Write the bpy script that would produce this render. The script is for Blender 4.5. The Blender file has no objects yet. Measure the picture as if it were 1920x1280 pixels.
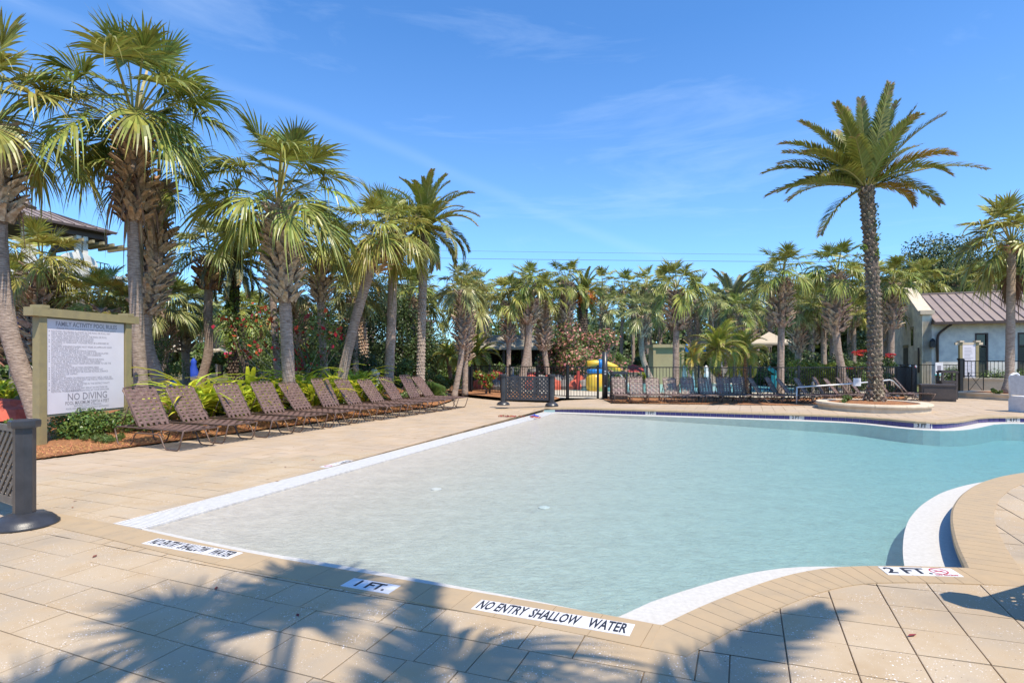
import bpy, math, random, os
import numpy as np
from math import sin, cos, pi, radians, sqrt, atan2, tan
from mathutils import Vector, Matrix
from mathutils.geometry import delaunay_2d_cdt
random.seed(7)
rnd = random.random
def U(a, b): return a + (b - a) * random.random()
S = bpy.context.scene
COL = S.collection
# ---------------------------------------------------------------- camera, sky, sun, exposure
HC, FX, HY = 1.6, 1048.0, 675.0          # eye height, focal length and horizon row in photograph pixels
cam = bpy.data.cameras.new('camera'); camo = bpy.data.objects.new('camera', cam); COL.objects.link(camo)
camo.location = (0, 0, HC); camo.rotation_euler = (radians(90), 0, 0)
cam.sensor_width = 36; cam.lens = 36 * FX / 1920; cam.shift_y = (HY - 640) / 1920
cam.clip_start = 0.05; cam.clip_end = 3000
S.camera = camo
SUN_EL = radians(61); SD = (-.58, .815)     # horizontal direction in which shadows fall
wd = bpy.data.worlds.new('World'); S.world = wd; wd.use_nodes = True
nt = wd.node_tree; nt.nodes.clear(); N = nt.nodes.new; L = nt.links.new
out = N('ShaderNodeOutputWorld'); bg = N('ShaderNodeBackground'); bg.inputs[1].default_value = 0.138
sky = N('ShaderNodeTexSky'); sky.sky_type = 'NISHITA'; sky.sun_disc = False
sky.sun_elevation = SUN_EL; sky.sun_rotation = atan2(-SD[0], -SD[1]); sky.air_density = 1.0; sky.dust_density = 0.3; sky.ozone_density = 2.0
tint = N('ShaderNodeMix'); tint.data_type = 'RGBA'; tint.blend_type = 'MULTIPLY'; tint.inputs[0].default_value = 1.0
tint.inputs[7].default_value = (0.60, 1.06, 1.50, 1)
L(sky.outputs[0], tint.inputs[6])
# thin cirrus: stretched noise plus a few long streaks over the whole dome
tc = N('ShaderNodeTexCoord'); sep = N('ShaderNodeSeparateXYZ'); L(tc.outputs['Generated'], sep.inputs[0])
mp = N('ShaderNodeMapping'); mp.inputs['Rotation'].default_value = (0.0, radians(24), radians(10)); mp.inputs['Scale'].default_value = (1.6, 1.6, 9.0)
L(tc.outputs['Generated'], mp.inputs[0])
nz = N('ShaderNodeTexNoise'); nz.inputs['Scale'].default_value = 1.5; nz.inputs['Detail'].default_value = 8; nz.inputs['Roughness'].default_value = .62; nz.inputs['Distortion'].default_value = .5
L(mp.outputs[0], nz.inputs[0])
cr = N('ShaderNodeValToRGB'); cr.color_ramp.elements[0].position = .56; cr.color_ramp.elements[1].position = .92
cr.color_ramp.elements[1].color = (.24, .24, .24, 1); L(nz.outputs[0], cr.inputs[0])
nz2 = N('ShaderNodeTexNoise'); nz2.inputs['Scale'].default_value = 2.2; nz2.inputs['Detail'].default_value = 5; L(tc.outputs['Generated'], nz2.inputs[0])
# one long trail crossing the sky: distance to a great circle
dot = N('ShaderNodeVectorMath'); dot.operation = 'DOT_PRODUCT'; L(tc.outputs['Generated'], dot.inputs[0])
def ray(px, py): return Vector(((px - 960) / FX, 1, (HY - py) / FX)).normalized()
tn = ray(400, 150).cross(ray(1050, 405)).normalized(); dot.inputs[1].default_value = tn
wob = N('ShaderNodeMath'); wob.operation = 'MULTIPLY_ADD'; wob.inputs[1].default_value = .05; L(nz2.outputs[0], wob.inputs[0]); L(dot.outputs['Value'], wob.inputs[2])
ab = N('ShaderNodeMath'); ab.operation = 'ADD'; ab.inputs[1].default_value = -.025; L(wob.outputs[0], ab.inputs[0])
ab2 = N('ShaderNodeMath'); ab2.operation = 'ABSOLUTE'; L(ab.outputs[0], ab2.inputs[0])
mr = N('ShaderNodeMapRange'); mr.inputs[1].default_value = 0; mr.inputs[2].default_value = .016; mr.inputs[3].default_value = .11; mr.inputs[4].default_value = 0; mr.interpolation_type = 'SMOOTHSTEP'
L(ab2.outputs[0], mr.inputs[0])
mn = N('ShaderNodeMath'); mn.operation = 'MULTIPLY'; L(mr.outputs[0], mn.inputs[0]); L(nz.outputs[0], mn.inputs[1])
sm = N('ShaderNodeMath'); sm.operation = 'ADD'; sm.use_clamp = True; L(cr.outputs[0], sm.inputs[0]); L(mn.outputs[0], sm.inputs[1])
hz = N('ShaderNodeMapRange'); hz.inputs[1].default_value = .0; hz.inputs[2].default_value = .5; hz.inputs[3].default_value = .13; hz.inputs[4].default_value = 0; L(sep.outputs[2], hz.inputs[0])
sm2 = N('ShaderNodeMath'); sm2.operation = 'ADD'; sm2.use_clamp = True; L(sm.outputs[0], sm2.inputs[0]); L(hz.outputs[0], sm2.inputs[1])
mx = N('ShaderNodeMix'); mx.data_type = 'RGBA'; L(sm2.outputs[0], mx.inputs[0]); L(tint.outputs[2], mx.inputs[6]); mx.inputs[7].default_value = (6.2, 7.4, 9.0, 1)
L(mx.outputs[2], bg.inputs[0]); L(bg.outputs[0], out.inputs[0])
sl = bpy.data.lights.new('sun', 'SUN'); sl.energy = 5.0; sl.angle = radians(.53); sl.color = (1, .90, .745)
so = bpy.data.objects.new('sun', sl); COL.objects.link(so)
sdir = Vector((SD[0] * cos(SUN_EL), SD[1] * cos(SUN_EL), -sin(SUN_EL)))
so.rotation_euler = sdir.to_track_quat('-Z', 'Y').to_euler(); so.location = (5, -5, 20)
S.view_settings.view_transform = 'Standard'; S.view_settings.look = 'None'; S.view_settings.exposure = 0.30; S.view_settings.gamma = 1
S.cycles.max_bounces = 7; S.cycles.transparent_max_bounces = 12; S.cycles.caustics_reflective = False; S.cycles.caustics_refractive = False

# ---------------------------------------------------------------- materials
MATS = {}
def mat(name, col, rough=.7, metal=0, noise=None, col2=None, bump=0, bscale=None, isl=0, objr=0, trans=0, spec=.5, detail=6, stretch=None, lo=.35, hi=.65, coord='pos'):
    """Principled material; noise = scale of a noise that mixes col with col2; bump = depth; isl / objr = random value shift per loose piece / per object; trans = translucency."""
    m = bpy.data.materials.new(name); m.use_nodes = True; t = m.node_tree; n = t.nodes; l = t.links
    b = n['Principled BSDF']; b.inputs['Roughness'].default_value = rough; b.inputs['Metallic'].default_value = metal
    b.inputs['Specular IOR Level'].default_value = spec
    c = (*col, 1)
    rgb = n.new('ShaderNodeRGB'); rgb.outputs[0].default_value = c; cur = rgb.outputs[0]
    if coord == 'obj':
        tcn = n.new('ShaderNodeTexCoord'); pos = tcn.outputs['Object']
    else:
        g = n.new('ShaderNodeNewGeometry'); pos = g.outputs['Position']
    if stretch:
        mpn = n.new('ShaderNodeMapping'); mpn.inputs['Scale'].default_value = stretch; l.new(pos, mpn.inputs[0]); pos = mpn.outputs[0]
    if noise:
        nn = n.new('ShaderNodeTexNoise'); nn.inputs['Scale'].default_value = noise; nn.inputs['Detail'].default_value = detail; nn.inputs['Roughness'].default_value = .6; l.new(pos, nn.inputs[0])
        r = n.new('ShaderNodeMapRange'); r.inputs[1].default_value = lo; r.inputs[2].default_value = hi; l.new(nn.outputs[0], r.inputs[0])
        x = n.new('ShaderNodeMix'); x.data_type = 'RGBA'; l.new(r.outputs[0], x.inputs[0]); l.new(cur, x.inputs[6]); x.inputs[7].default_value = (*(col2 or [k * .6 for k in col]), 1); cur = x.outputs[2]
    for amt, kind in ((isl, 'i'), (objr, 'o')):
        if amt:
            if kind == 'i': gg = n.new('ShaderNodeNewGeometry'); rv = gg.outputs['Random Per Island']
            else: gg = n.new('ShaderNodeObjectInfo'); rv = gg.outputs['Random']
            r = n.new('ShaderNodeMapRange'); r.inputs[3].default_value = 1 - amt; r.inputs[4].default_value = 1 + amt; l.new(rv, r.inputs[0])
            h = n.new('ShaderNodeHueSaturation'); l.new(r.outputs[0], h.inputs['Value']); l.new(cur, h.inputs['Color'])
            r2 = n.new('ShaderNodeMath'); r2.operation = 'MULTIPLY_ADD'; r2.inputs[1].default_value = -.09 * min(1, amt * 2); r2.inputs[2].default_value = .5 + .045 * min(1, amt * 2)
            wn = n.new('ShaderNodeTexWhiteNoise'); wn.noise_dimensions = '1D'; l.new(rv, wn.inputs['W']); l.new(wn.outputs['Value'], r2.inputs[0])
            if trans or amt > .2: l.new(r2.outputs[0], h.inputs['Hue'])
            cur = h.outputs[0]
    l.new(cur, b.inputs['Base Color'])
    if bump:
        bn = n.new('ShaderNodeTexNoise'); bn.inputs['Scale'].default_value = bscale or 60; bn.inputs['Detail'].default_value = 4; l.new(pos, bn.inputs[0])
        bb = n.new('ShaderNodeBump'); bb.inputs['Distance'].default_value = bump; bb.inputs['Strength'].default_value = 1; l.new(bn.outputs[0], bb.inputs['Height']); l.new(bb.outputs[0], b.inputs['Normal'])
    if trans:
        tr = n.new('ShaderNodeBsdfTranslucent'); l.new(cur, tr.inputs[0])
        mxs = n.new('ShaderNodeMixShader'); mxs.inputs[0].default_value = trans; l.new(b.outputs[0], mxs.inputs[1]); l.new(tr.outputs[0], mxs.inputs[2]); l.new(mxs.outputs[0], n['Material Output'].inputs[0])
    MATS[name] = m; return m
def speckle(m, dens=42, white=(.82, .78, .74), th=.23, dark=True, amt=.75):
    t = m.node_tree; n = t.nodes; l = t.links; b = n['Principled BSDF']; src = b.inputs['Base Color'].links[0].from_socket
    g = n.new('ShaderNodeNewGeometry')
    v = n.new('ShaderNodeTexVoronoi'); v.inputs['Scale'].default_value = dens; l.new(g.outputs['Position'], v.inputs[0])
    nn = n.new('ShaderNodeTexNoise'); nn.inputs['Scale'].default_value = 5; nn.inputs['Detail'].default_value = 5; l.new(g.outputs['Position'], nn.inputs[0])
    th_ = n.new('ShaderNodeMapRange'); th_.inputs[1].default_value = .3; th_.inputs[2].default_value = .75; th_.inputs[3].default_value = th * .15; th_.inputs[4].default_value = th * 1.5; l.new(nn.outputs[0], th_.inputs[0])
    sp = n.new('ShaderNodeSeparateColor'); l.new(v.outputs['Color'], sp.inputs[0])
    sz = n.new('ShaderNodeMath'); sz.operation = 'MULTIPLY'; l.new(th_.outputs[0], sz.inputs[0]); l.new(sp.outputs[0], sz.inputs[1])
    lt = n.new('ShaderNodeMath'); lt.operation = 'LESS_THAN'; l.new(v.outputs['Distance'], lt.inputs[0]); l.new(sz.outputs[0], lt.inputs[1])
    f = n.new('ShaderNodeMath'); f.operation = 'MULTIPLY'; f.inputs[1].default_value = amt; l.new(lt.outputs[0], f.inputs[0])
    cc = n.new('ShaderNodeMix'); cc.data_type = 'RGBA'; cc.inputs[6].default_value = (*white, 1); cc.inputs[7].default_value = (.06, .05, .05, 1) if dark else (*white, 1)
    gt = n.new('ShaderNodeMath'); gt.operation = 'GREATER_THAN'; gt.inputs[1].default_value = .87; l.new(sp.outputs[1], gt.inputs[0]); l.new(gt.outputs[0], cc.inputs[0])
    x = n.new('ShaderNodeMix'); x.data_type = 'RGBA'; l.new(f.outputs[0], x.inputs[0]); l.new(src, x.inputs[6]); l.new(cc.outputs[2], x.inputs[7]); l.new(x.outputs[2], b.inputs['Base Color'])
    return m
def stains(m, scale, col, lo=.5, hi=.75, amt=.5, stretch=None):
    t = m.node_tree; n = t.nodes; l = t.links; b = n['Principled BSDF']; src = b.inputs['Base Color'].links[0].from_socket
    g = n.new('ShaderNodeNewGeometry'); pos = g.outputs['Position']
    if stretch:
        mpn = n.new('ShaderNodeMapping'); mpn.inputs['Scale'].default_value = stretch; l.new(pos, mpn.inputs[0]); pos = mpn.outputs[0]
    nn = n.new('ShaderNodeTexNoise'); nn.inputs['Scale'].default_value = scale; nn.inputs['Detail'].default_value = 7; nn.inputs['Roughness'].default_value = .65; l.new(pos, nn.inputs[0])
    r = n.new('ShaderNodeMapRange'); r.inputs[1].default_value = lo; r.inputs[2].default_value = hi; r.inputs[4].default_value = amt; l.new(nn.outputs[0], r.inputs[0])
    x = n.new('ShaderNodeMix'); x.data_type = 'RGBA'; l.new(r.outputs[0], x.inputs[0]); l.new(src, x.inputs[6]); x.inputs[7].default_value = (*col, 1); l.new(x.outputs[2], b.inputs['Base Color'])
    return m
M = MATS
stains(speckle(speckle(mat('paver', (.42, .31, .19), .85, noise=2.6, col2=(.49, .39, .27), isl=.15, bump=.0012, bscale=140), 85, (.66, .62, .58), .30, True, .6), 58, (.84, .80, .76), .27, True, .8), 1.3, (.28, .225, .165), .44, .72, .8)
stains(mat('paver_far', (.44, .325, .21), .85, noise=2.2, col2=(.49, .385, .28), isl=.05), 1.1, (.34, .265, .19), .45, .75, .7)
stains(mat('coping', (.44, .32, .19), .8, noise=6, col2=(.40, .30, .185), isl=.05, bump=.0008, bscale=200), 3, (.31, .24, .17), .52, .85, .6)
mat('joint_sand', (.20, .15, .10), .95, noise=1.9, col2=(.44, .34, .23), lo=.38, hi=.52)
speckle(mat('gutter_white', (.56, .54, .50), .8, noise=30, col2=(.49, .47, .43), bump=.001, bscale=300), 120, (.9, .88, .85), .2, True, .5)
mat('grate_white', (.72, .70, .66), .55, noise=14, col2=(.62, .60, .56), isl=.03)
mat('tile_blue', (.045, .045, .145), .22, noise=25, col2=(.06, .05, .19), isl=.25)
mat('grout', (.62, .60, .57), .8, noise=20, col2=(.45, .43, .42))
mat('wall_blue', (.10, .10, .20), .4, noise=20, col2=(.07, .07, .15))
mat('plate_white', (.72, .72, .74), .55, noise=10, col2=(.60, .60, .62))
mat('letter_black', (.02, .02, .025), .5)
mat('letter_red', (.45, .03, .05), .5)
mat('mulch', (.46, .20, .075), .95, noise=28, col2=(.20, .09, .04), bump=.03, bscale=45, detail=9)
mat('pine_straw', (.55, .26, .10), .9, isl=.45)
mat('grass', (.085, .125, .03), .9, noise=2, col2=(.14, .15, .05), bump=.03, bscale=60)
mat('garden_soil', (.19, .13, .06), .95, noise=.5, col2=(.09, .12, .035), bump=.05, bscale=12)
mat('trunk_grey', (.52, .40, .32), .9, noise=7, col2=(.24, .175, .135), bump=.035, bscale=16, stretch=(1, 1, 7), lo=.4, hi=.62)
mat('trunk_pale', (.54, .43, .34), .9, noise=6, col2=(.28, .215, .17), bump=.03, bscale=14, stretch=(1, 1, 8), lo=.4, hi=.62)
mat('scar_dark', (.30, .235, .17), .95, noise=9, col2=(.11, .08, .055), isl=.3, bump=.01, bscale=50)
mat('trunk_brown', (.24, .125, .07), .95, noise=6, col2=(.36, .21, .13), bump=.03, bscale=25)
mat('boot_grey', (.62, .49, .37), .9, noise=9, col2=(.24, .15, .10), isl=.22, bump=.008, bscale=60, coord='obj')
mat('boot_brown', (.52, .31, .19), .9, noise=8, col2=(.16, .085, .05), isl=.28, bump=.008, bscale=60, coord='obj')
for o_, c_ in (('fan_green', (.19, .215, .045)), ('fan_silver', (.235, .25, .09)), ('fan_olive', (.26, .26, .055))):
    mat(o_, c_, .36, noise=3, col2=[k * 1.5 for k in c_], isl=.38, objr=.2, trans=.22, spec=.4)
mat('fan_dead', (.26, .17, .09), .8, noise=3, isl=.3, objr=.2, trans=.15)
mat('date_green', (.19, .215, .045), .45, noise=1.2, col2=(.27, .28, .055), isl=.22, objr=.15, trans=.22, coord='obj')
mat('date_bright', (.26, .33, .06), .5, noise=1.2, col2=(.40, .40, .07), isl=.25, objr=.15, trans=.3, coord='obj')
mat('date_yellow', (.34, .28, .05), .5, noise=1.2, col2=(.50, .32, .05), isl=.22, objr=.15, trans=.25, coord='obj')
mat('date_silver', (.15, .175, .10), .5, noise=1.2, col2=(.16, .18, .10), isl=.2, objr=.15, trans=.2, coord='obj')
mat('date_tip', (.32, .22, .10), .7, isl=.3, trans=.2)
mat('petiole', (.27, .30, .075), .5, noise=5, col2=(.33, .24, .08))
mat('strap_leaf', (.60, .60, .05), .45, noise=5, col2=(.38, .46, .05), isl=.2, objr=.3, trans=.33, coord='obj')
mat('leaf_dark', (.05, .085, .025), .42, isl=.35, trans=.15, noise=1.2, col2=(.08, .12, .035))
mat('leaf_mid', (.13, .195, .045), .42, isl=.35, trans=.22, noise=1.2, col2=(.11, .16, .035))
mat('leaf_bright', (.15, .23, .035), .42, isl=.3, trans=.3, noise=1.5, col2=(.22, .27, .04))
mat('leaf_glossy', (.09, .16, .035), .25, isl=.35, trans=.2, noise=9, col2=(.16, .22, .045))
mat('leaf_far', (.09, .125, .045), .6, isl=.4, trans=.12, noise=.5, col2=(.10, .12, .04))
mat('leaf_red', (.20, .06, .04), .5, isl=.4, trans=.2)
mat('flower_red', (.55, .035, .03), .5, isl=.3, trans=.25)
mat('flower_pink', (.62, .27, .22), .5, isl=.3, trans=.3)
mat('bark', (.16, .12, .09), .95, noise=8)
mat('bark_pale', (.42, .36, .28), .9, noise=8)
mat('rock_red', (.60, .13, .08), .9, noise=6, col2=(.42, .085, .055), bump=.01, bscale=40)
mat('rock_grey', (.30, .28, .26), .9, noise=4, col2=(.18, .17, .16), bump=.02, bscale=18, objr=.25, coord='obj')
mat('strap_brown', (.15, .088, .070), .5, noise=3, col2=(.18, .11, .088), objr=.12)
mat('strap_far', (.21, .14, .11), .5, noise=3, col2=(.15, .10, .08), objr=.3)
mat('frame_brown', (.155, .10, .075), .38, metal=.25, noise=8, col2=(.11, .07, .055))
mat('black_plastic', (.028, .029, .034), .34, noise=6, col2=(.045, .046, .052), bump=.0012, bscale=180)
mat('taupe_plastic', (.17, .145, .12), .55, noise=8, col2=(.13, .11, .09))
mat('black_metal', (.012, .012, .013), .4)
mat('post_tan', (.33, .27, .13), .6, noise=6, col2=(.27, .225, .12), bump=.001, bscale=90)
mat('sign_panel', (.74, .70, .75), .4, noise=3, col2=(.70, .66, .71))
mat('sign_ink', (.26, .24, .27), .6)
mat('sign_edge', (.22, .24, .17), .5)
mat('stucco', (.88, .79, .60), .9, noise=2, col2=(.60, .53, .41), bump=.004, bscale=60)
mat('stucco_white', (.84, .79, .69), .9, noise=2, col2=(.60, .57, .52), bump=.004, bscale=60)
mat('stone_cream', (.66, .55, .40), .85, noise=4, col2=(.54, .45, .33), bump=.003, bscale=60)
mat('roof_metal', (.32, .245, .19), .55, metal=.05, noise=.8, col2=(.25, .19, .165), isl=.04)
mat('roof_seam', (.13, .098, .088), .45, metal=.3)
mat('fascia_brown', (.075, .05, .04), .6)
mat('shutter_green', (.085, .085, .06), .6)
mat('window_glass', (.02, .022, .025), .06, spec=.8)
mat('door_olive', (.10, .09, .06), .6, noise=3)
mat('pavilion_tan', (.37, .30, .165), .8, noise=2, col2=(.32, .26, .145))
mat('canvas_beige', (.60, .51, .38), .85, noise=2, col2=(.54, .45, .33), trans=.15)
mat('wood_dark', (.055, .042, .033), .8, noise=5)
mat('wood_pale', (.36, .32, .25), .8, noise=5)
mat('bin_brown', (.075, .058, .05), .5, noise=6, col2=(.055, .043, .038))
mat('slide_yellow', (.72, .40, .035), .3, noise=1.5, col2=(.66, .50, .06))
mat('toy_blue', (.02, .20, .55), .35)
mat('toy_teal', (.04, .36, .36), .4)
mat('fabric_blue', (.015, .06, .42), .7)
mat('fabric_red', (.45, .06, .05), .7, noise=4, col2=(.35, .05, .04))
mat('steel_pale', (.62, .62, .60), .35, metal=.3)
mat('concrete', (.52, .47, .38), .9, noise=3, col2=(.46, .41, .33), bump=.002, bscale=60)
mat('fruit_orange', (.65, .22, .03), .6, isl=.3)
mat('wire', (.16, .16, .17), .6)
speckle(mat('pool_plaster', (.52, .485, .425), .8, noise=7, col2=(.455, .42, .365), bump=.002, bscale=90), 55, (.74, .70, .62), .40, True, .34)  # mottling and flecks in the colour stand in for rippled light under water
mat('splash_floor', (.22, .62, .72), .6, noise=2, col2=(.28, .66, .74))
mat('dry_debris', (.26, .075, .04), .9, isl=.4)
# ---------------------------------------------------------------- helpers
class MB:
    """Collects shapes; build() links them as ONE mesh object."""
    def __init__(s): s.v = []; s.f = []; s.mi = []; s.cm = 0
    def add(s, vs, fs):
        o = len(s.v); s.v.extend([tuple(p) for p in vs])
        for f in fs: s.f.append(tuple(i + o for i in f)); s.mi.append(s.cm)
    def box(s, c, d, rz=0, M3=None):
        x, y, z = d[0] / 2, d[1] / 2, d[2] / 2
        vs = [(i, j, k) for i in (-x, x) for j in (-y, y) for k in (-z, z)]
        ca, sa = cos(rz), sin(rz)
        if M3 is not None: vs = [tuple(M3 @ Vector(p) + Vector(c)) for p in vs]
        else: vs = [(c[0] + p[0] * ca - p[1] * sa, c[1] + p[0] * sa + p[1] * ca, c[2] + p[2]) for p in vs]
        s.add(vs, [(0, 1, 3, 2), (4, 6, 7, 5), (0, 4, 5, 1), (2, 3, 7, 6), (0, 2, 6, 4), (1, 5, 7, 3)]); return s
    def bar(s, a, b, w, h=None, up=(0, 0, 1)):
        a = Vector(a); b = Vector(b); d = b - a; l = d.length; d.normalize(); u = Vector(up)
        x = d.cross(u)
        if x.length < 1e-4: x = d.cross(Vector((1, 0, 0)))
        x.normalize(); y = x.cross(d); h = h or w
        vs = [p + x * i * w / 2 + y * j * h / 2 for p in (a, b) for i in (-1, 1) for j in (-1, 1)]
        s.add(vs, [(0, 1, 3, 2), (4, 6, 7, 5), (0, 4, 5, 1), (2, 3, 7, 6), (0, 2, 6, 4), (1, 5, 7, 3)]); return s
    def tube(s, pts, r, n=8, cap=True):
        pts = [Vector(p) for p in pts]; k = len(pts); rs = r if isinstance(r, (list, tuple)) else [r] * k
        vs = []; prev = None
        for i, p in enumerate(pts):
            d = (pts[min(i + 1, k - 1)] - pts[max(i - 1, 0)]).normalized()
            if prev is None:
                x = d.cross(Vector((0, 1, 0)));
                if x.length < .05: x = d.cross(Vector((1, 0, 0)))
            else: x = prev - d * prev.dot(d)
            x.normalize(); prev = x; y = d.cross(x)
            for j in range(n):
                a = 2 * pi * j / n; vs.append(p + x * cos(a) * rs[i] + y * sin(a) * rs[i])
        fs = [(i * n + j, i * n + (j + 1) % n, (i + 1) * n + (j + 1) % n, (i + 1) * n + j) for i in range(k - 1) for j in range(n)]
        if cap: fs += [tuple(range(n - 1, -1, -1)), tuple((k - 1) * n + j for j in range(n))]
        s.add(vs, fs); return s
    def lathe(s, prof, n=20, c=(0, 0, 0), sx=1, sy=1, ph=0):
        k = len(prof); vs = [(c[0] + r * cos(2 * pi * j / n + ph) * sx, c[1] + r * sin(2 * pi * j / n + ph) * sy, c[2] + z) for r, z in prof for j in range(n)]
        fs = [(i * n + j, i * n + (j + 1) % n, (i + 1) * n + (j + 1) % n, (i + 1) * n + j) for i in range(k - 1) for j in range(n)]
        fs += [tuple(range(n - 1, -1, -1)), tuple((k - 1) * n + j for j in range(n))]
        s.add(vs, fs); return s
    def prism(s, poly, z0, z1):
        n = len(poly); vs = [(p[0], p[1], z0) for p in poly] + [(p[0], p[1], z1) for p in poly]
        s.add(vs, [tuple(range(n - 1, -1, -1)), tuple(range(n, 2 * n))] + [(i, (i + 1) % n, n + (i + 1) % n, n + i) for i in range(n)]); return s
    def mesh(s, name, mats, o=(0, 0, 0), smooth=False):
        me = bpy.data.meshes.new(name)
        me.from_pydata([(p[0] - o[0], p[1] - o[1], p[2] - o[2]) for p in s.v], [], s.f)
        for m in (mats if isinstance(mats, (list, tuple)) else [mats]): me.materials.append(M[m] if isinstance(m, str) else m)
        if s.cm or any(s.mi): me.polygons.foreach_set('material_index', s.mi)
        if smooth: me.polygons.foreach_set('use_smooth', [True] * len(s.f))
        return me
    def build(s, name, mats, parent=None, smooth=False, kind=None, o=None, loc=None):
        """vertices are in world space (parent unrotated) unless o is given"""
        org = o if o is not None else (parent.location if parent is not None else (loc or (0, 0, 0)))
        if parent is not None and parent.parent is not None and o is None: org = parent.location + parent.parent.location
        ob = link(name, s.mesh(name, mats, org, smooth), parent)
        if parent is None and loc is not None: ob.location = loc
        if kind: ob['kind'] = kind
        return ob
def link(name, me, parent=None, loc=None, rot=None, scale=None):
    o = bpy.data.objects.new(name, me); COL.objects.link(o)
    if parent is not None: o.parent = parent
    if loc is not None: o.location = loc
    if rot is not None: o.rotation_euler = rot
    if scale is not None: o.scale = scale if hasattr(scale, '__len__') else (scale,) * 3
    return o
def tag(o, label, cat, group=None):
    o['label'] = label; o['category'] = cat
    if group: o['group'] = group
    return o
def thing(name, label, cat, loc=(0, 0, 0), rz=0, group=None):
    o = link(name, None, None, loc, (0, 0, rz)); return tag(o, label, cat, group)
def struct(o): o['kind'] = 'structure'; return o
def copy_tree(o, parent=None):
    c = o.copy(); COL.objects.link(c); c.parent = parent
    for ch in o.children: copy_tree(ch, c)
    return c
_tx = {}
def text_mesh(body, size, matn, cx=1.0, bold=0.0, ext=.0006, align='CENTER'):
    k = (body, size, matn, cx, bold, ext, align)
    if k in _tx: return _tx[k]
    cu = bpy.data.curves.new('txt', 'FONT'); cu.body = body; cu.size = size; cu.align_x = align; cu.align_y = 'CENTER'; cu.extrude = ext; cu.offset = bold; cu.resolution_u = 2
    ob = bpy.data.objects.new('txt', cu); COL.objects.link(ob)
    me = bpy.data.meshes.new_from_object(ob.evaluated_get(bpy.context.evaluated_depsgraph_get()))
    bpy.data.objects.remove(ob); bpy.data.curves.remove(cu)
    me.transform(Matrix.Diagonal((cx, 1, 1, 1))); me.materials.clear(); me.materials.append(M[matn]); _tx[k] = me; return me
def W(px, Z): return (px - 960) / FX * Z
def hz_(py, Z): return HC - (py - HY) * Z / FX
# pool frame: u runs along the near edge, v along the beach edge
TH = radians(22.5); UD = Vector((cos(TH), -sin(TH))); VD = Vector((sin(TH), cos(TH))); AO = Vector((-3.52, 5.31))
def toUV(x, y): d = Vector((x, y)) - AO; return d.dot(UD), d.dot(VD)
def toXY(u, v): p = AO + UD * u + VD * v; return p.x, p.y
def sstep(t): t = max(0, min(1, t)); return t * t * (3 - 2 * t)
BL = 12.8
def zdeck(x, y):
    u, v = toUV(x, y)
    if v > BL - .02: return .15 * sstep((u + 2.5) / 3.5)
    t = max(0, min(1, v / 11)); u0 = 2 * (1 - t); u1 = 9 * (1 - t) + 1.8 * t
    return .16 * sstep((u - u0) / (u1 - u0))
def G(px, py):
    z = .1
    for _ in range(12):
        Z = FX * (HC - z) / (py - HY); x = W(px, Z); z = .5 * z + .5 * zdeck(x, Z)
    return x, Z
def catmull(P, step):
    out_ = []
    for i in range(len(P) - 1):
        p0 = Vector(P[max(i - 1, 0)]); p1 = Vector(P[i]); p2 = Vector(P[i + 1]); p3 = Vector(P[min(i + 2, len(P) - 1)])
        n = max(1, int((p2 - p1).length / step))
        for k in range(n):
            t = k / n; out_.append(.5 * ((2 * p1) + (p2 - p0) * t + (2 * p0 - 5 * p1 + 4 * p2 - p3) * t * t + (3 * p1 - p0 - 3 * p2 + p3) * t ** 3))
    out_.append(Vector(P[-1])); return out_
def inpoly(x, y, P):
    c = False; n = len(P); j = n - 1
    for i in range(n):
        a, b = P[i], P[j]
        if (a[1] > y) != (b[1] > y) and x < (b[0] - a[0]) * (y - a[1]) / (b[1] - a[1]) + a[0]: c = not c
        j = i
    return c
def np_inpoly(X, Y, P):
    c = np.zeros(X.shape, bool); n = len(P); j = n - 1
    for i in range(n):
        a, b = P[i], P[j]
        if a[1] != b[1]: c ^= ((a[1] > Y) != (b[1] > Y)) & (X < (b[0] - a[0]) * (Y - a[1]) / (b[1] - a[1]) + a[0])
        j = i
    return c
# ---------------------------------------------------------------- pool outline
s1 = [G(*p) for p in ((262, 992), (440, 1031), (700, 1077), (1000, 1128), (1240, 1172))]
s2 = [G(*p) for p in ((1240, 1172), (1300, 1143), (1370, 1114), (1440, 1089), (1500, 1073), (1560, 1064), (1640, 1061), (1730, 1062), (1815, 1065))]
s3 = [G(*p) for p in ((1815, 1065), (1793, 1015), (1785, 972), (1791, 945), (1812, 921), (1850, 901), (1920, 886))] + [(8.2, 7.75), (10.5, 8.0), (14, 7.6), (19, 6.4)]
s4 = [(19, 6.4), (22.5, 6.2), (24, 9), (22.5, 10.7)]
cusp = G(1836, 781.5)
s5 = [(22.5, 10.7), (20, 11.7), (17, 12.95), tuple(G(1920, 780.5)), cusp]
s6 = [cusp] + [G(*p) for p in ((1800, 788), (1765, 790.5), (1730, 790), (1690, 787), (1640, 783), (1590, 779.5), (1540, 777.3), (1500, 776))]
s7 = [s6[-1], G(1040, 766)]
C0 = Vector(G(1040, 766))
secs = []
for P, w0, w1, st in ((s1, .06, .12, .3), (s2, .34, .34, .1), (s3, .35, .35, .12), (s4, .3, .3, .5), (s5, .3, .3, .3), (s6, .3, .3, .15), (s7, .3, .3, .3)):
    q = catmull(P, st) if P not in (s1, s7) else catmull(P, st)
    secs.append((q, w0, w1))
outline = []; lw = []; sidx = []
for k, (q, w0, w1) in enumerate(secs):
    for i, p in enumerate(q[:-1] if k < len(secs) - 1 else q): outline.append(Vector((p[0], p[1]))); lw.append(w0 + (w1 - w0) * i / (len(q) - 1)); sidx.append(k)
nO = len(outline)
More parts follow.
